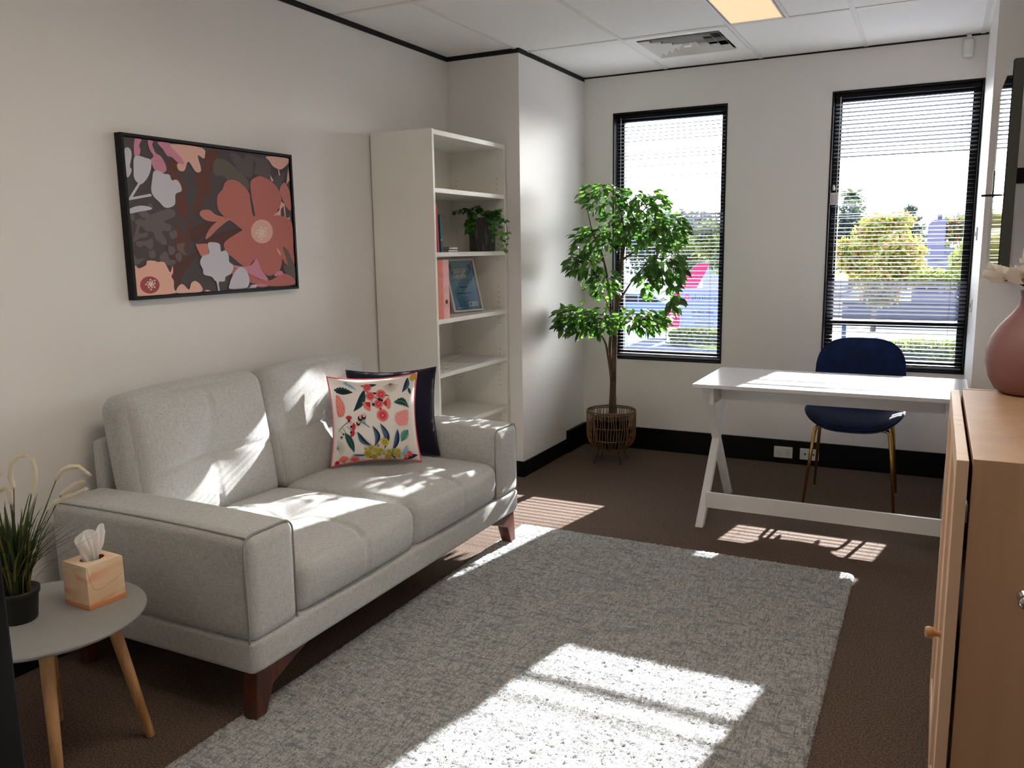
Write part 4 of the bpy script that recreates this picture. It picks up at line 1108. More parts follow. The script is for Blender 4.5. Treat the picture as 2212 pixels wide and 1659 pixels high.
# ================================================================== DESK
DX0, DX1, DY0, DY1, DZ = -1.06, .168, 4.075, 4.715, .735
dk = thing('desk', 'white glossy desk with crossed X legs and low stretcher', 'desk', ((DX0 + DX1) / 2, (DY0 + DY1) / 2, 0))
hx, hy_ = (DX1 - DX0) / 2, (DY1 - DY0) / 2
bx('desk_top', -hx, hx, -hy_, hy_, DZ - .018, DZ, M_desk, dk, bevel=.001)
bx('apron', -hx + .095, hx - .095, -.1, -.084, DZ - .108, DZ - .0185, M_deskframe, dk)
for sx in (-1, 1):
    xa, xb = sorted((sx * (hx - .035), sx * (hx - .075)))
    def strut(y0, z0, y1, z1, w_): return [(y0 - w_, z0), (y0 + w_, z0), (y1 + w_, z1), (y1 - w_, z1)]
    yb_, yt = .335, .29
    lo, hi = -yb_, yb_
    z1 = DZ - .0185
    # one full-length leg and one made of two halves meeting it at the crossing
    MB().prism(strut(yb_ - .01, 0, -yt + .03, z1, .023), 'x', xa, xb).build('leg', M_deskframe, dk, bevel=.0015)
    cy = (lo + .01 + yt - .03) / 2
    def at(z): return -yb_ + .01 + (yt - .03 + yb_ - .01) * z / z1
    zc0, zc1 = .398, .398
    MB().prism(strut(at(0), 0, at(zc0), zc0, .0228), 'x', xa + .0006, xb - .0006).build('leg', M_deskframe, dk, bevel=.0015)
    MB().prism(strut(at(zc1), zc1, at(z1), z1, .0228), 'x', xa + .0006, xb - .0006).build('leg', M_deskframe, dk, bevel=.0015)
    xc = sorted((sx * (hx - .0755), sx * (hx - .094)))
    bx('bracket', xc[0], xc[1], -.26, .24, DZ - .11, DZ - .0185, M_deskframe, dk)
    bb = MB()
    for yy, zz in ((-.24, -.03), (-.21, -.03), (-.215, -.095)):
        q = xc[0] - .0006 if sx > 0 else xc[1] + .0006
        bb.box(q - .0004, q + .0004, yy - .004, yy + .004, DZ + zz - .004, DZ + zz + .004)
    bb.build('screw_cap', M_tvedge, dk)
bx('stretcher', -hx + .0755, hx - .0755, -.302, -.284, .096, .176, M_deskframe, dk, bevel=.001)

# ================================================================== CHAIR
CX, CY = -.352, 4.805
ch = thing('chair', 'navy velvet shell chair with gold legs behind the white desk', 'chair', (CX, CY, 0))
def seat_shell(u, v, top):
    a = 2 * PI * u
    n_ = 3.3
    c, s_ = math.cos(a), math.sin(a)
    ex_ = abs(c) ** (2 / n_) * (1 if c >= 0 else -1); ey = abs(s_) ** (2 / n_) * (1 if s_ >= 0 else -1)
    x = .245 * ex_ * v; y = .245 * ey * v
    z = .486 + .045 * (abs(x) / .245) ** 3 + .03 * max(0, y / .245) ** 2 - .03 * max(0, -y / .245) ** 3
    t = .034 * (1 - v ** 6) ** .5 + .002
    return (x, y, z + (t * .45 if top else -t))
b = MB(); b.grid(lambda u, v: seat_shell(u, v, True), 48, 14); b.grid(lambda u, v: seat_shell(u, v, False), 48, 14)
b.build('seat', M_navy, ch, smooth=True, weld=.0008)
MB().tube([Vector(seat_shell(k / 48, 1, True)) for k in range(48)], .0075, 8, closed=True).build('seat_piping', M_navy, ch, smooth=True)
def back_shell(u, v, front):
    a = 2 * PI * u; n_ = 3.4
    c, s_ = math.cos(a), math.sin(a)
    x = .232 * abs(c) ** (2 / n_) * (1 if c >= 0 else -1) * v
    zz = .205 * abs(s_) ** (2 / n_) * (1 if s_ >= 0 else -1) * v
    z = .678 + zz
    if zz < 0: x *= 1 + .06 * zz / .205
    else: x *= 1 - .06 * (zz / .205) ** 2
    y = .262 + .07 * (zz / .2) * .55 - .05 * (x / .23) ** 2
    t = .024 * (1 - v ** 6) ** .5 + .002
    return (x, y + (-t if front else t), z)
b = MB(); b.grid(lambda u, v: back_shell(u, v, True), 48, 14); b.grid(lambda u, v: back_shell(u, v, False), 48, 14)
b.build('backrest', M_navy, ch, smooth=True, weld=.0008)
MB().tube([Vector(back_shell(k / 48, 1, True)) + Vector((0, .002, 0)) for k in range(48)], .006, 8, closed=True).build('backrest_piping', M_navy, ch, smooth=True)
for sx in (-1, 1):
    MB().tube([(sx * .09, .17, .458), (sx * .09, .262, .468), (sx * .09, .282, .53), (sx * .09, .296, .62)], .009, 8).build('back_support', M_gold, ch, smooth=True)
for sx in (-1, 1):
    for fy in (-1, 1):
        tx_ = .185 * sx; fx = (.228 if fy < 0 else .22) * sx; fyy = -.18 if fy < 0 else .25
        pts = [(sx * .05, .10 * fy, .446), (tx_ - .03 * sx, .125 * fy, .446), (tx_ - .01 * sx, .13 * fy, .442), (tx_, .132 * fy, .43), (tx_ + .006 * sx, .136 * fy, .39), (fx, fyy, .006)]
        lg = MB().tube(pts, [.0105, .0105, .0105, .0105, .0105, .0065], 12).build('leg', M_gold, ch, smooth=True)
        MB().lathe([(0, 0), (.011, 0), (.011, .004), (.006, .008), (0, .008)], 12, (fx, fyy, .0005)).build('foot_cap', M_gold, lg, smooth=True, weld=.0001)

# ================================================================== FICUS
FX, FY = -1.872, 5.12
fb = thing('planter_basket', 'round woven cane planter basket on thin wire legs in the corner', 'planter', (FX, FY, 0))
def ring(r, z, t): return MB().tube([(r * math.cos(2 * PI * k / 48), r * math.sin(2 * PI * k / 48), z) for k in range(48)], t, 6, closed=True)
bprof = [(.085, .092), (.118, .108), (.145, .14), (.157, .18), (.159, .26), (.159, .352)]
def br(z):
    for (r0, z0), (r1, z1) in zip(bprof, bprof[1:]):
        if z0 <= z <= z1: return r0 + (r1 - r0) * (z - z0) / (z1 - z0)
    return .159
for z, t in ((.352, .005), (.339, .003), (.25, .003), (.165, .0035), (.108, .004), (.095, .005)): ring(br(z) + .001, z, t).build('cane_ring', M_rattan, fb, smooth=True)
NS = 56
rb = random.Random(4)
st_me = [MB().tube([(r_ + .003, .004 * math.sin(k * 1.3 + q), z_) for k, (r_, z_) in enumerate([(.086, .095), (.118, .108), (.145, .14), (.157, .18), (.159, .22), (.159, .26), (.159, .3), (.159, .345)])], .0032, 5).mesh('cane_stake', M_rattan, True) for q in range(4)]
for k in range(NS): inst('cane_stake', st_me[k % 4], fb, Matrix.Rotation(2 * PI * k / NS + rb.gauss(0, .012), 4, 'Z'))
for k in range(28):
    a0 = 2 * PI * k / 28
    MB().tube([(.1615 * math.cos(a0 + (q - 3) * .03), .1615 * math.sin(a0 + (q - 3) * .03), .335 + .016 * math.sin(PI * q / 6)) for q in range(7)], .0026, 5).build('cane_loop', M_rattan, fb, smooth=True)
MB().lathe([(0, .094), (.085, .094)], 24).build('basket_floor', M_rattan, fb, fix=False)
for k in range(4):
    a = math.radians(50 + 90 * k); MB().tube([(.085 * math.cos(a), .085 * math.sin(a), .098), (.128 * math.cos(a), .128 * math.sin(a), .003)], .0028, 6).build('wire_leg', M_wire, fb, smooth=True)
fc = thing('ficus_tree', 'tall green ficus tree standing in the cane basket by the window', 'tree', (FX, FY, .098))
MB().lathe([(0, 0), (.085, 0), (.1, .01), (.118, .19), (.124, .192), (.124, .205), (.116, .205), (.114, .185), (0, .18)], 32).build('nursery_pot', M_potblack, fc, smooth=True, weld=.0001)
MB().lathe([(0, .188), (.114, .183)], 24).build('soil', M_soil, fc, fix=False)
FO = Vector((FX, FY, .098))
def fp(x, y, dy=0): return py_(x, y, FY + dy) - FO
rf = random.Random(17)
def branch(pp, r0, r1, name='branch', n=10):
    pts = []
    for i in range(len(pp) - 1):
        a = pp[max(i - 1, 0)]; b_ = pp[i]; c = pp[i + 1]; d = pp[min(i + 2, len(pp) - 1)]
        for j in range(n):
            t = j / n; pts.append((b_ * 2 + (c - a) * t + (a * 2 - b_ * 5 + c * 4 - d) * t * t + (b_ * 3 - a - c * 3 + d) * t ** 3) * .5)
    pts.append(pp[-1]); L_ = len(pts)
    MB().tube(pts, [r0 + (r1 - r0) * i / (L_ - 1) for i in range(L_)], 8).build(name, M_bark, fc, smooth=True)
    return pts
branch([Vector((.012, 0, .18)), fp(1326, 800), fp(1330, 700, .01), fp(1338, 610), fp(1346, 540, .02), fp(1351, 518)], .022, .0095, 'trunk')
branch([Vector((-.012, .012, .18)), fp(1322, 820, .03), fp(1317, 760, .02), fp(1321, 690, .03), fp(1312, 600, -.02), fp(1298, 540, -.04)], .016, .006, 'trunk')
branch([Vector((-.006, -.01, .18)), fp(1321, 830, -.02), fp(1312, 760, -.03), fp(1305, 735, -.04), fp(1280, 690, -.06)], .012, .0045, 'trunk')
br_ = [[fp(1351, 518), fp(1345, 480, -.03), fp(1335, 440, -.05), fp(1320, 410, -.07)], [fp(1351, 518), fp(1372, 480, .02), fp(1395, 450, .04), fp(1430, 440, .05)],
       [fp(1338, 650), fp(1360, 615, -.03), fp(1378, 590, -.08), fp(1410, 560, -.14), fp(1450, 560, -.16)], [fp(1346, 560), fp(1390, 530, .06), fp(1430, 500, .1), fp(1460, 490, .08)],
       [fp(1298, 545, -.04), fp(1280, 500, -.08), fp(1268, 450, -.1)], [fp(1312, 600, -.02), fp(1270, 560, -.1), fp(1235, 550, -.16)], [fp(1318, 700, -.02), fp(1270, 680, -.12), fp(1215, 695, -.2)],
       [fp(1330, 700), fp(1360, 690, -.1), fp(1400, 690, -.2), fp(1430, 700, -.22)], [fp(1321, 690), fp(1310, 650, .08), fp(1280, 620, .12)]]
for q in br_: branch(q, .0065, .0022)
lm = [leaf_mesh('leaf', .066, .031, m, .3, dr) for m in LEAFS for dr in (.12, .3)]
# crown clusters: pixel centre, radii in metres, depth shift, count
clusters = [(1300, 425, .15, .09, -.06, 62), (1395, 440, .14, .09, .02, 62), (1440, 500, .13, .12, .02, 88), (1385, 500, .13, .10, .03, 55), (1280, 520, .13, .10, -.08, 62), (1320, 500, .1, .1, -.02, 36),
            (1262, 570, .11, .08, -.12, 52), (1300, 610, .09, .10, -.1, 44), (1440, 575, .12, .12, -.08, 70), (1400, 600, .07, .10, -.12, 26), (1240, 690, .14, .10, -.15, 96), (1300, 690, .12, .09, -.1, 62), (1385, 690, .15, .07, -.14, 66), (1455, 640, .05, .09, -.14, 20), (1350, 470, .1, .08, .04, 24)]
cand = []
for (cx, cy, rx, rz_, dy, n_) in clusters:
    c0 = fp(cx, cy, dy)
    for k in range(int(n_ * 1.75)):
        while True:
            u = Vector((rf.uniform(-1, 1), rf.uniform(-1, 1), rf.uniform(-1, 1)))
            if .15 < u.length < 1: break
        p = c0 + Vector((u.x * rx, u.y * min(rx, .15), u.z * rz_))
        wx, wy = p.x + FO.x, p.y + FO.y
        if wx < XP + .05: p.x = XP + .05 + rf.uniform(0, .06) - FO.x
        if wy > YB - .09: p.y = YB - .09 - rf.uniform(0, .08) - FO.y
        d = Vector((u.x * .9 + (.35 if p.x > 0 else -.35), u.y * .7 - .25, -.45 + u.z * .35)) + Vector((rf.gauss(0, .3), rf.gauss(0, .3), rf.gauss(0, .25)))
        if wx + d.normalized().x * .08 < XP + .02: d.x = abs(d.x) * .3
        upv = Vector((rf.gauss(0, .5), -.5 + rf.gauss(0, .5), .8))
        cand.append((p.y, orient(p, d, upv, rf.uniform(.78, 1.12)), rf.randrange(6), p))
cand.sort(key=lambda q: q[0])
for i, (yy, mtx, k, p) in enumerate(cand[:300]): inst('leaf', lm[k], fc, mtx)
for mi in range(3):
    b = MB()
    for (yy, mtx, k, p) in cand[300:]:
        if k // 2 != mi: continue
        me = lm[k]; b.add([mtx @ v.co for v in me.vertices], [tuple(q.vertices) for q in me.polygons])
    if mi == 0: allb = MB()
    allb.add(b.v, b.f, mi)
stuff(allb.build('foliage', LEAFS, fc, smooth=True, fix=False))
bb = MB()
for i, (yy, mtx, k, p) in enumerate(cand):       # twigs reaching back from the leaves
    if i % 3: continue
    ends = [q for s_ in br_ for q in s_]
    e = min(ends, key=lambda q: (q - p).length)
    m_ = p.lerp(e, .5) + Vector((0, 0, .02)); bb.tube([p, m_, e], .0011, 3, cap=False)
stuff(bb.build('twigs', M_bark, fc, smooth=True, fix=False))

# ================================================================== CABINET, VASE, TELEVISION
cb = thing('cabinet', 'pale maple two-door cabinet along the right wall', 'cabinet', (.36, 2.262, 0))
def cbx(name, x0, x1, y0, y1, z0, z1, m, parent=cb, bevel=.0012): return bx(name, x0 - .36, x1 - .36, y0 - 2.262, y1 - 2.262, z0, z1, m, parent, bevel)
cbx('side_panel', .0865, .64, 1.812, 1.83, 0, 1.0, M_maple); cbx('side_panel', .0865, .64, 2.694, 2.712, 0, 1.0, M_maple)
cbx('top_panel', .0865, .64, 1.8305, 2.6935, .981, .999, M_maple); cbx('bottom_panel', .0865, .64, 1.8305, 2.6935, .06, .078, M_maple)
cbx('back_panel', .63, .64, 1.8305, 2.6935, .078, .981, M_maple); cbx('shelf', .1, .628, 1.8305, 2.6935, .5, .518, M_maple); cbx('plinth', .12, .135, 1.8305, 2.6935, 0, .06, M_maple)
for y0, y1, kn in ((1.806, 2.226, 2.196), (2.2295, 2.695, 2.262)):
    x0, x1 = .0575, .0795
    dr = cbx('door', x0 + .006, x1 - .004, y0 + .055, y1 - .055, .12, .94, M_maple)
    for (a0, a1, c0, c1) in ((y0, y0 + .06, .064, .997), (y1 - .06, y1, .064, .997)): cbx('stile', x0, x1, a0, a1, c0, c1, M_maple_edge, dr)
    for (c0, c1) in ((.064, .124), (.937, .997)): cbx('rail', x0 + .0005, x1, y0 + .0605, y1 - .0605, c0, c1, M_maple_edge, dr)
    if y0 < 2: 
        k_ = MB().lathe([(.007, 0), (.006, .012), (.0125, .016), (.0135, .026), (.011, .032), (0, .033)], 20).build('knob', M_beech, dr, smooth=True, weld=.0001)
        k_.matrix_local = Matrix.Translation((x0 - .36, 1.98 - 2.262, .555)) @ Matrix.Rotation(-PI / 2, 4, 'Y')
for z in (.2, .86):
    cbx('hinge', .0795, .0865, 1.84, 1.88, z, z + .04, M_chrome); cbx('hinge', .0795, .0865, 2.63, 2.67, z, z + .04, M_chrome)
kp = py_(2208, 1293, 1.8)
k_ = MB().lathe([(.014, 0), (.014, .004), (.007, .006), (.006, .02), (.013, .026), (.015, .034), (.01, .041), (0, .042)], 24).build('side_knob', M_chrome, cb, smooth=True, weld=.0001)
k_['label'] = 'chrome knob on the end panel'
k_.matrix_local = Matrix.Translation((kp.x + .006 - .36, 1.812 - 2.262, kp.z)) @ Matrix.Rotation(PI / 2, 4, 'X')
vc = pz(2226, 850, 1.0)
vs_ = thing('vase', 'dusty pink ceramic bottle vase on the maple cabinet', 'vase', (vc.x, vc.y, .9995))
VP_ = [(0, .002), (.07, .0), (.09, .012), (.108, .045), (.117, .085), (.117, .12), (.108, .155), (.088, .19), (.062, .22), (.046, .245), (.042, .268), (.047, .285), (.043, .286), (.038, .27), (.04, .25), (.05, .225), (0, .2)]
MB().lathe(VP_, 48).build('vase_body', M_vase, vs_, smooth=True, weld=.0001)
fo = thing('silk_flowers', 'white silk flowers with dark leaves standing in the pink vase', 'flowers', (vc.x, vc.y, .9995 + .235))
rp = random.Random(5)
for (fx, fyv, fz) in ((-.055, -.02, .075), (.03, .0, .11), (.05, -.06, .08)):
    c0 = Vector((fx, fyv, fz))
    MB().tube([(0, 0, .0), c0 * .5 + Vector((0, 0, .02)), c0], .003, 6).build('stem', M_blackleaf, fo, smooth=True)
    for k in range(11):
        az = k * 2.4; up_ = .2 + .07 * k
        d = Vector((math.cos(az), math.sin(az), up_ * .8 - .45)).normalized(); q = orient(c0, d, Vector((0, 0, 1)))
        L_ = rp.uniform(.068, .09); pw = .04
        def petal(u, v): 
            ww = pw * math.sin(PI * min(.93, .12 + .85 * v)) ** .7; return tuple(q @ Vector(((u - .5) * 2 * ww, L_ * v, .02 * ((u - .5) * 2) ** 2 + .018 * v * v + .004 * math.sin(9 * u + 5 * v + k))))
        MB().grid(petal, 6, 6).build('petal', M_petal, fo, smooth=True, fix=False)
bl = leaf_mesh('dark_leaf', .1, .055, M_blackleaf, .2, .3, 5)
for d in ((-.7, -.4, -.1), (-.9, .3, .05), (.3, -.9, .0), (-.5, -.8, .2)): inst('dark_leaf', bl, fo, orient(Vector((0, 0, .068)), Vector(d) + Vector((0, 0, .42)), Vector((0, 0, 1))))
TY0, TY1, TZ0, TZ1, TX = 3.56, 4.43, 1.318, 2.058, .2
tv = thing('television', 'flat screen with a glossy black face on a wall arm above the cabinet', 'television', (TX + .018, (TY0 + TY1) / 2, TZ0))
ly = (TY1 - TY0) / 2; lz = TZ1 - TZ0
bx('casing', -.015, .019, -ly, ly, 0, lz, M_tvedge, tv, bevel=.002)
bx('screen', -.018, -.0155, -ly + .004, ly - .004, .004, lz - .004, M_screen, tv)
bx('mount_plate', .0195, .03, -.2, .2, .2, .55, M_black, tv); bx('mount_arm', .03, .425, -.03, .03, .33, .39, M_black, tv); bx('wall_bracket', .425, .441, -.08, .08, .22, .5, M_black, tv)
bx('side_socket', .0195, .028, -ly + .02, -ly + .1, .02, .2, M_plate, tv)
hk = MB().box(-.022, -.0185, ly - .16, ly - .145, .29, .405); hk.build('black_clip', M_black, tv)
bx('black_clip_bar', -.062, -.018, ly - .157, ly - .147, .296, .305, M_black, tv)

# ================================================================== OUTSIDE (street level lies about 2.4 m below this floor)
GZ = -2.4
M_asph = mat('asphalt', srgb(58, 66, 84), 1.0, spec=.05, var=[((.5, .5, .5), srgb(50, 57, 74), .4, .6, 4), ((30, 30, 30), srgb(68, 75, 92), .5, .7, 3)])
M_conc = mat('pale_concrete', srgb(134, 134, 136), 1.0, spec=.05, var=((1.5, 1.5, 1.5), srgb(122, 122, 124), .4, .6, 4))
M_lawn = mat('lawn', srgb(112, 128, 62), .9, var=((12, 12, 12), srgb(86, 104, 44), .4, .6, 4), bump=((40, 40, 40), .5, .03))
struct(bx('ground', -150, 150, -150, 190, GZ - .3, GZ, M_asph))
def slab(name, pts, z, m):
    q = [pz(x, y, z) for x, y in pts]
    return MB().prism([(p.x, p.y) for p in q], 'z', GZ + .001, z).build(name, m)
struct(slab('footpath', [(1250, 712), (1436, 712), (1425, 665), (1250, 668)], GZ + .03, M_conc))
struct(slab('forecourt', [(1760, 742), (1900, 728), (1880, 700), (1760, 703)], GZ + .03, M_conc))
struct(slab('verge', [(1440, 738), (1700, 775), (1700, 725), (1440, 708)], GZ + .05, M_lawn))
M_hedge = mat('hedge_leaf', srgb(56, 72, 34), .5, trans=(srgb(96, 110, 50), .25)); M_hedge2 = mat('hedge_leaf_pale', srgb(84, 94, 46), .5, trans=(srgb(120, 126, 64), .25))
M_autumn = mat('autumn_leaf_yellow', srgb(128, 122, 50), .5, trans=(srgb(160, 148, 62), .32)); M_autumn2 = mat('autumn_leaf_orange', srgb(124, 84, 46), .5, trans=(srgb(160, 110, 62), .3)); M_autumn3 = mat('autumn_leaf_green', srgb(96, 112, 52), .5, trans=(srgb(128, 144, 66), .32))
M_ever = mat('evergreen_leaf', srgb(36, 48, 54), .6, trans=(srgb(84, 100, 74), .2)); M_ever2 = mat('evergreen_leaf_light', srgb(54, 68, 56), .6, trans=(srgb(84, 100, 64), .2))
M_trunk = mat('grey_tree_trunk', srgb(104, 96, 92), .9, var=((8, 8, 2), srgb(78, 70, 66), .4, .6, 3))
ro_ = random.Random(77)
def cloud(blobs, n, size, nm):
    b = MB(); tot = sum(q[1].x * q[1].z for q in blobs)
    for c, r_ in blobs:
        for k in range(int(n * r_.x * r_.z / tot)):
            while True:
                u = Vector((ro_.gauss(0, .55), ro_.gauss(0, .55), ro_.gauss(0, .55)))
                if u.length < 1.35: break
            p = c + Vector((u.x * r_.x, u.y * r_.y, u.z * r_.z))
            a = Vector((ro_.gauss(0, 1), ro_.gauss(0, 1), ro_.gauss(0, 1))).normalized(); e = a.orthogonal().normalized(); s_ = size * ro_.uniform(.6, 1.3)
            b.add([p - a * s_, p + e * s_ * .5, p + a * s_, p - e * s_ * .5], [(0, 1, 2, 3)], ro_.randrange(nm))
    return b
def tree(name, label, cat, base_px, Y, blobs, n, size, mats, trunk_r=.12):
    """blobs: pixel centre and pixel radii at distance Y"""
    sc = (py_(base_px[0] + 100, base_px[1], Y) - py_(base_px[0], base_px[1], Y)).length / 100
    base = py_(base_px[0], base_px[1], Y); base.z = GZ + .001
    t = thing(name, label, cat, base)
    bl_ = []
    for (x, y, rx, rz_) in blobs:
        bl_.append((py_(x, y, Y + ro_.uniform(-.5, .5)) - base, Vector((rx * sc, rx * sc * .8, rz_ * sc))))
    stuff(cloud(bl_, n, size, len(mats)).build('crown', mats, t, fix=False))
    top = max(q[0].z for q in bl_)
    MB().tube([(0, 0, 0), (.05, 0, top * .35), (0, .05, top * .8)], [trunk_r, trunk_r * .75, trunk_r * .3], 8).build('trunk', M_trunk, t, smooth=True)
    for c, r_ in bl_[:5]:
        s0 = Vector((.03, 0, top * .3)); MB().tube([s0, s0.lerp(c, .6) + Vector((0, 0, .2)), c], [trunk_r * .45, trunk_r * .25, trunk_r * .1], 6).build('branch', M_trunk, t, smooth=True)
    return t
tree('autumn_tree', 'yellow-green autumn street tree beyond the desk window', 'tree', (1885, 715), 39, [(1850, 560, 45, 36), (1905, 600, 55, 40), (1945, 545, 45, 40), (1890, 500, 40, 34), (1830, 540, 26, 26), (1965, 590, 30, 28), (1935, 480, 34, 20), (1900, 640, 40, 22)], 8500, .12, [M_autumn, M_autumn3, M_autumn3, M_autumn, M_autumn2, M_autumn])
tree('autumn_tree', 'greener autumn street tree beyond the frame side of desk window', 'tree', (2090, 715), 38, [(2085, 570, 30, 32), (2070, 600, 30, 22), (2105, 540, 32, 30), (2010, 600, 40, 18)], 4200, .12, [M_autumn3, M_autumn, M_autumn3])
tree('street_tree', 'speckled yellow-green street tree behind the pink flag', 'tree', (1500, 640), 52, [(1490, 545, 36, 34), (1530, 510, 30, 30), (1550, 545, 20, 36), (1470, 575, 22, 20)], 2600, .2, [M_autumn3, M_hedge2, M_ever2])
tree('dark_tree', 'dark evergreen tree far beyond the ficus window', 'tree', (1400, 640), 72, [(1390, 530, 60, 48), (1450, 500, 60, 36), (1340, 520, 50, 40), (1520, 495, 50, 28)], 3600, .3, [M_ever, M_ever, M_ever2], .2)
tree('dark_tree', 'dark cypress mass below the palm beyond the desk window', 'tree', (1835, 640), 72, [(1838, 490, 30, 50), (1825, 540, 34, 40), (1860, 540, 30, 36)], 3000, .26, [M_ever, M_ever2, M_ever], .2)
tree('conifer_tree', 'tall tiered grey-green conifer far behind the autumn tree', 'tree', (1965, 640), 78, [(1968, 456, 12, 10), (1966, 474, 20, 9), (1966, 492, 26, 10), (1965, 512, 30, 12), (1965, 535, 36, 16), (1965, 560, 40, 18)], 2600, .26, [M_ever, M_ever2], .2)
tree('far_tree', 'far green and rust tree beside the house chimney', 'tree', (2075, 640), 92, [(2065, 500, 36, 26), (2095, 490, 36, 30), (2050, 485, 16, 16), (2020, 540, 30, 24)], 2600, .26, [M_ever2, M_autumn2, M_autumn3], .2)
# palm
Yp = 80; base = py_(1842, 640, Yp); base.z = GZ + .001; top = py_(1842, 425, Yp) - base
pa = thing('palm_tree', 'palm tree with a shaggy head against the white sky', 'tree', base)
MB().tube([(0, 0, 0), (.1, 0, top.z * .5), (top.x, 0, top.z)], [.35, .3, .26], 10).build('trunk', M_trunk, pa, smooth=True)
fm_ = leaf_mesh('frond', 1.5, .42, M_ever2, .5, .55, 7)
for k in range(30):
    az = k * 2.4; el = -.5 + 1.5 * (k / 30); inst('frond', fm_, pa, orient(Vector((top.x, 0, top.z)), Vector((math.cos(az) * math.cos(el), math.sin(az) * math.cos(el), math.sin(el))), Vector((0, 0, 1)), ro_.uniform(.8, 1.15)))
def hedge(label, pts, Y, h):
    a = py_(*pts[0], Y); c = py_(*pts[1], Y)
    L_ = (c - a).length; ctr = (a + c) / 2
    t = thing('hedge', label, 'hedge', (ctr.x, Y, GZ + .052))
    b = MB()
    for k in range(int(L_ * 700)):
        x, y, z = ro_.uniform(-L_ / 2, L_ / 2), ro_.uniform(-.45, .45), h * (1 - ro_.random() ** 2.2)
        z *= 1 - .25 * (abs(x) / (L_ / 2)) ** 6
        p = Vector((x, y, z)); e = Vector((ro_.gauss(0, 1), ro_.gauss(0, 1), ro_.gauss(0, 1))).normalized(); f_ = e.orthogonal().normalized(); s_ = ro_.uniform(.05, .09)
        b.add([p - e * s_, p + f_ * s_ * .6, p + e * s_, p - f_ * s_ * .6], [(0, 1, 2, 3)], 0 if ro_.random() < .5 + .4 * (z < h * .5) else 1)
    stuff(b.build('leaves', [M_hedge, M_hedge2], t, fix=False))
    MB().box(-L_ / 2 + .1, L_ / 2 - .1, -.3, .3, 0, h * .7).build('hedge_core', M_ever, t)
hedge('low clipped hedge at the foot of the clinic sign board', [(1446, 730), (1680, 730)], 31.6, .62)
hedge('low sunlit hedge outside the desk window', [(1900, 770), (2200, 770)], 29.6, .62)
# sign board
sY = 33.0
a = py_(1473, 622, sY); c = py_(1566, 625, sY); zb = py_(1473, 712, sY).z
sg_ = thing('sign_board', 'grey physioing clinic sign board beside the driveway', 'sign', (a.x, sY, GZ + .001))
SW, S0, S1 = c.x - a.x, zb - GZ, a.z - GZ
bx('panel', 0, SW, 0, .06, S0, S1, flat('sign_panel', srgb(92, 102, 132)), sg_)
bx('post', -.06, -.001, -.02, .08, 0, S1, flat('sign_post', srgb(92, 108, 138)), sg_); bx('post', SW + .001, SW + .06, -.02, .08, 0, S1, flat('sign_post', srgb(92, 108, 138)), sg_)
sb = MB(); smats = [flat('sign_ink', srgb(26, 30, 44)), flat('sign_ink_light', srgb(54, 62, 86)), flat('sign_pink', srgb(136, 44, 92))]
def stext(s, x, z, size, mi, al='CENTER'):
    v, f = text_faces(s, size, al); sb.add([(x + q[0], -.006, S0 + z + q[1]) for q in v], f, mi)
SHt = S1 - S0
stext('physio', SW * .23, SHt * .73, .27, 0, 'LEFT'); stext('ing', max(q[0] for q in sb.v) + .02, SHt * .73, .27, 1, 'LEFT')
for k in range(10):
    an = 2 * PI * k / 10; q0 = Vector((SW * .13, 0, SHt * .78)); d = Vector((math.cos(an), 0, math.sin(an))); n_ = Vector((-d.z, 0, d.x))
    pts = [q0 + d * .03, q0 + d * .09 + n_ * .03, q0 + d * .15, q0 + d * .09 - n_ * .03]
    sb.add([(p.x, -.006, S0 + p.z) for p in pts], [(0, 1, 2, 3)], 2)
stext('CENTRE OF MOVEMENT & WELLBEING', SW * .5, SHt * .58, .074, 1); stext('08 9450 9455', SW * .5, SHt * .40, .16, 0)
for z_, w_ in ((.31, .9), (.16, .7)):
    x = SW * .52 - w_ / 2
    while x < SW * .52 + w_ / 2:
        l_ = ro_.uniform(.03, .08); sb.add([(x, -.006, S0 + SHt * z_), (x + l_, -.006, S0 + SHt * z_), (x + l_, -.006, S0 + SHt * z_ + .04), (x, -.006, S0 + SHt * z_ + .04)], [(0, 1, 2, 3)], 1); x += l_ + .015
sb.build('lettering', smats, sg_, fix=False)
# feather flag
fY = 34.5
fq = [(1427, 708), (1443, 660), (1464, 622), (1488, 588), (1508, 570), (1535, 566), (1522, 592), (1503, 625), (1486, 660), (1472, 695), (1465, 709)]
f0 = py_(1446, 720, fY); f0.z = GZ + .001
fg = thing('feather_flag', 'magenta curved feather flag standing behind the sign board', 'flag', f0)
pp = [py_(x, y, fY) - f0 for x, y in fq]
MB().prism([(p.x, p.z) for p in pp], 'y', -.012, .012).build('banner', flat('magenta_banner', srgb(138, 26, 72)), fg)
MB().tube([(pp[0].x - .03, 0, 0)] + [(p.x - .02, 0, p.z) for p in pp[:6]], .02, 6).build('pole', M_tvedge, fg)
v, f = text_faces('physio', .42, 'LEFT')
an = math.atan2((pp[4] - pp[0]).z, (pp[4] - pp[0]).x); o3 = pp[0] + Vector((.42, 0, .14))
MB().add([(o3.x + q[0] * math.cos(an) - q[1] * math.sin(an), -.016, o3.z + q[0] * math.sin(an) + q[1] * math.cos(an)) for q in v], f).build('lettering', flat('banner_white', srgb(236, 214, 226)), fg, fix=False)
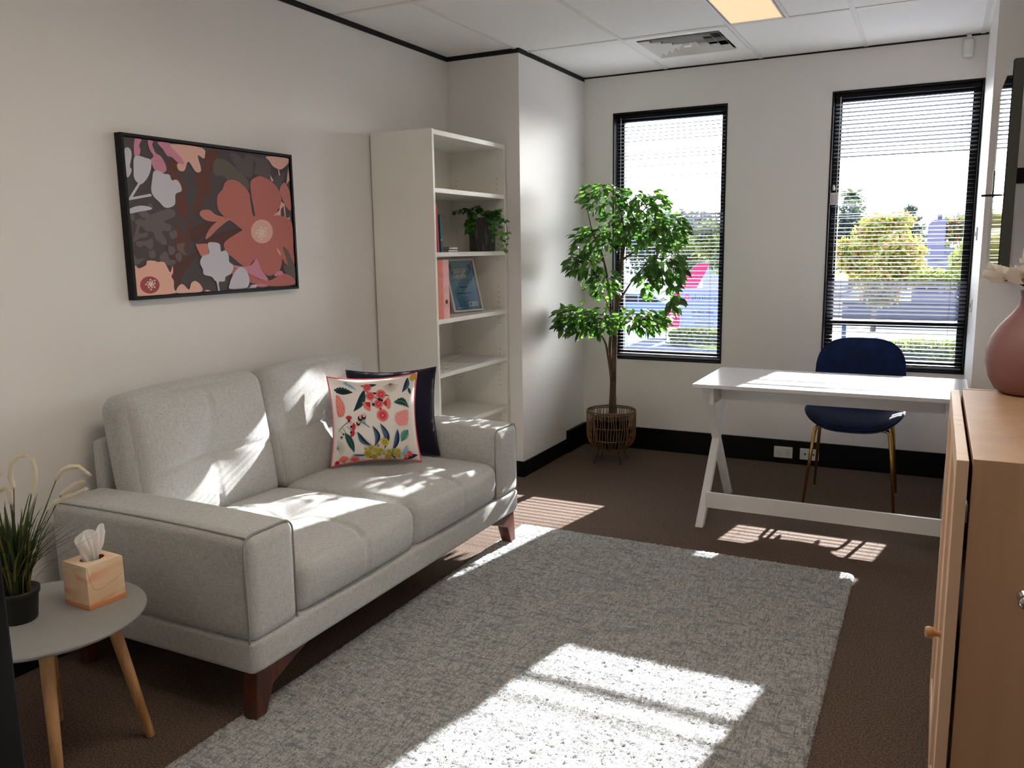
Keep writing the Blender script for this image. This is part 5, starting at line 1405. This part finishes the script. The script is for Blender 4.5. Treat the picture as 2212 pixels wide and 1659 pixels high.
# parked car
cp = pz(1395, 688, GZ)
car = thing('car', 'blue-grey hatchback parked on the street behind the ficus leaves', 'car', (cp.x, cp.y, GZ + .001), rz=.08)
M_car = mat('car_paint', srgb(70, 92, 130), .25, metal=.4, coat=.6)
prof_ = [(-2.1, .28), (2.1, .28), (2.15, .55), (2.05, .78), (1.2, .92), (.55, 1.38), (-1.0, 1.42), (-1.85, .98), (-2.12, .85)]
MB().prism(prof_, 'y', -.85, .85).build('body', M_car, car, bevel=.08, seg=3)
for x0, x1 in ((-.95, -.25), (-.18, .5)):
    for sy in (-1, 1): MB().prism([(x0 - .25 if x0 < -.5 else x0, .93), (x1 + (.5 if x1 > .3 else 0), .93), (x1, 1.32), (x0, 1.34)], 'y', sy * .852, sy * .858).build('side_window', M_screen, car)
for x in (-1.3, 1.35):
    for sy in (-1, 1):
        wq = MB().lathe([(0, 0), (.31, 0), (.32, .04), (.32, .16), (.31, .2), (0, .2)], 24).build('wheel', M_potblack, car); wq.matrix_local = Matrix.Translation((x, sy * .78 + .1, .32)) @ Matrix.Rotation(PI / 2, 4, 'X')
for sy in (-.6, .6): bx('headlamp', 2.1, 2.16, sy - .18, sy + .18, .6, .74, M_chrome, car)
# house across the street
hY = 64.0
h0 = py_(1925, 655, hY); h1 = py_(2110, 655, hY); ze = py_(2000, 598, hY).z - GZ; zr = py_(2000, 535, hY).z - GZ
hs_ = thing('house', 'grey-lilac house with dark roof and chimney tower across the street', 'house', ((h0.x + h1.x) / 2, hY, GZ + .001))
hw = (h1.x - h0.x) / 2
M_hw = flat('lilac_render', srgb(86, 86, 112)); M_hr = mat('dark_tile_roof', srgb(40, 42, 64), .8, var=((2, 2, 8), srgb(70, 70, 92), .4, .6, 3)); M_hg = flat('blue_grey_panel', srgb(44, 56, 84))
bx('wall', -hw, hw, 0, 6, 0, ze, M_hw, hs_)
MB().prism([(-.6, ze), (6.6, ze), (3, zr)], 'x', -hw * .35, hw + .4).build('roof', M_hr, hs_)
t0 = py_(2005, 470, hY); t1 = py_(2045, 470, hY); ctrx = (h0.x + h1.x) / 2
ta, tb_ = t0.x - ctrx, t1.x - ctrx; tz = t0.z - GZ
MB().prism([(ta, ze), (tb_, ze), (tb_, tz - .1), (ta + (tb_ - ta) * .3, tz - .1), (ta, tz - .5)], 'y', 1.5, 3.5).build('chimney_tower', M_hw, hs_)
bx('chimney_pot', ta + (tb_ - ta) * .5, ta + (tb_ - ta) * .78, 2, 2.5, tz - .1, tz + .25, M_hr, hs_)
for x in range(3):
    xx = -hw * .45 + x * 1.75; wn_ = bx('window', xx, xx + 1.45, -.06, -.001, .3, ze * .82, M_hg, hs_); bx('pane', xx + .1, xx + 1.35, -.07, -.062, .5, ze * .76, M_screen, wn_)
bx('fence', -hw, -hw * .5, -3, -2.9, 0, 1.1, flat('white_fence', srgb(214, 212, 218)), hs_)
# low blue-grey boundary wall and a post
q0, q1 = pz(1760, 694, GZ), pz(2140, 712, GZ)
wy = q0.y
bw = thing('boundary_wall', 'long low blue-grey wall along the street beyond the desk window', 'wall', ((q0.x + q1.x) / 2, wy, GZ + .001))
hwx = 9.0
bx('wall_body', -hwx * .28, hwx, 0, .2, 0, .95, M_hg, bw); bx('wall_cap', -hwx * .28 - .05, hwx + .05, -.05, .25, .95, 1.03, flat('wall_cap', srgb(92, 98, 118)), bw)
q = pz(1822, 735, GZ)
po = thing('bollard', 'dark square post standing on the pale forecourt', 'post', (q.x, q.y, GZ + .031))
bx('post', -.08, .08, -.08, .08, 0, 1.25, M_hg, po); bx('post_cap', -.1, .1, -.1, .1, 1.25, 1.3, M_tvedge, po)
# pale building behind the flag
q = py_(1545, 640, 58); pbd = thing('pale_building', 'white rendered building partly hidden behind the street trees', 'building', (q.x, 58, GZ + .001))
top = py_(1545, 530, 58).z - GZ
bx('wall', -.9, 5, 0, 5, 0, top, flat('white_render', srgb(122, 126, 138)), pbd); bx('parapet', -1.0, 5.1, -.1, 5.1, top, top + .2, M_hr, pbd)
for k in range(2): w_ = bx('window', .5 + k * 1.6, 1.6 + k * 1.6, -.06, -.001, top * .45, top * .8, M_hg, pbd); bx('pane', .6 + k * 1.6, 1.5 + k * 1.6, -.07, -.061, top * .48, top * .77, M_screen, w_)
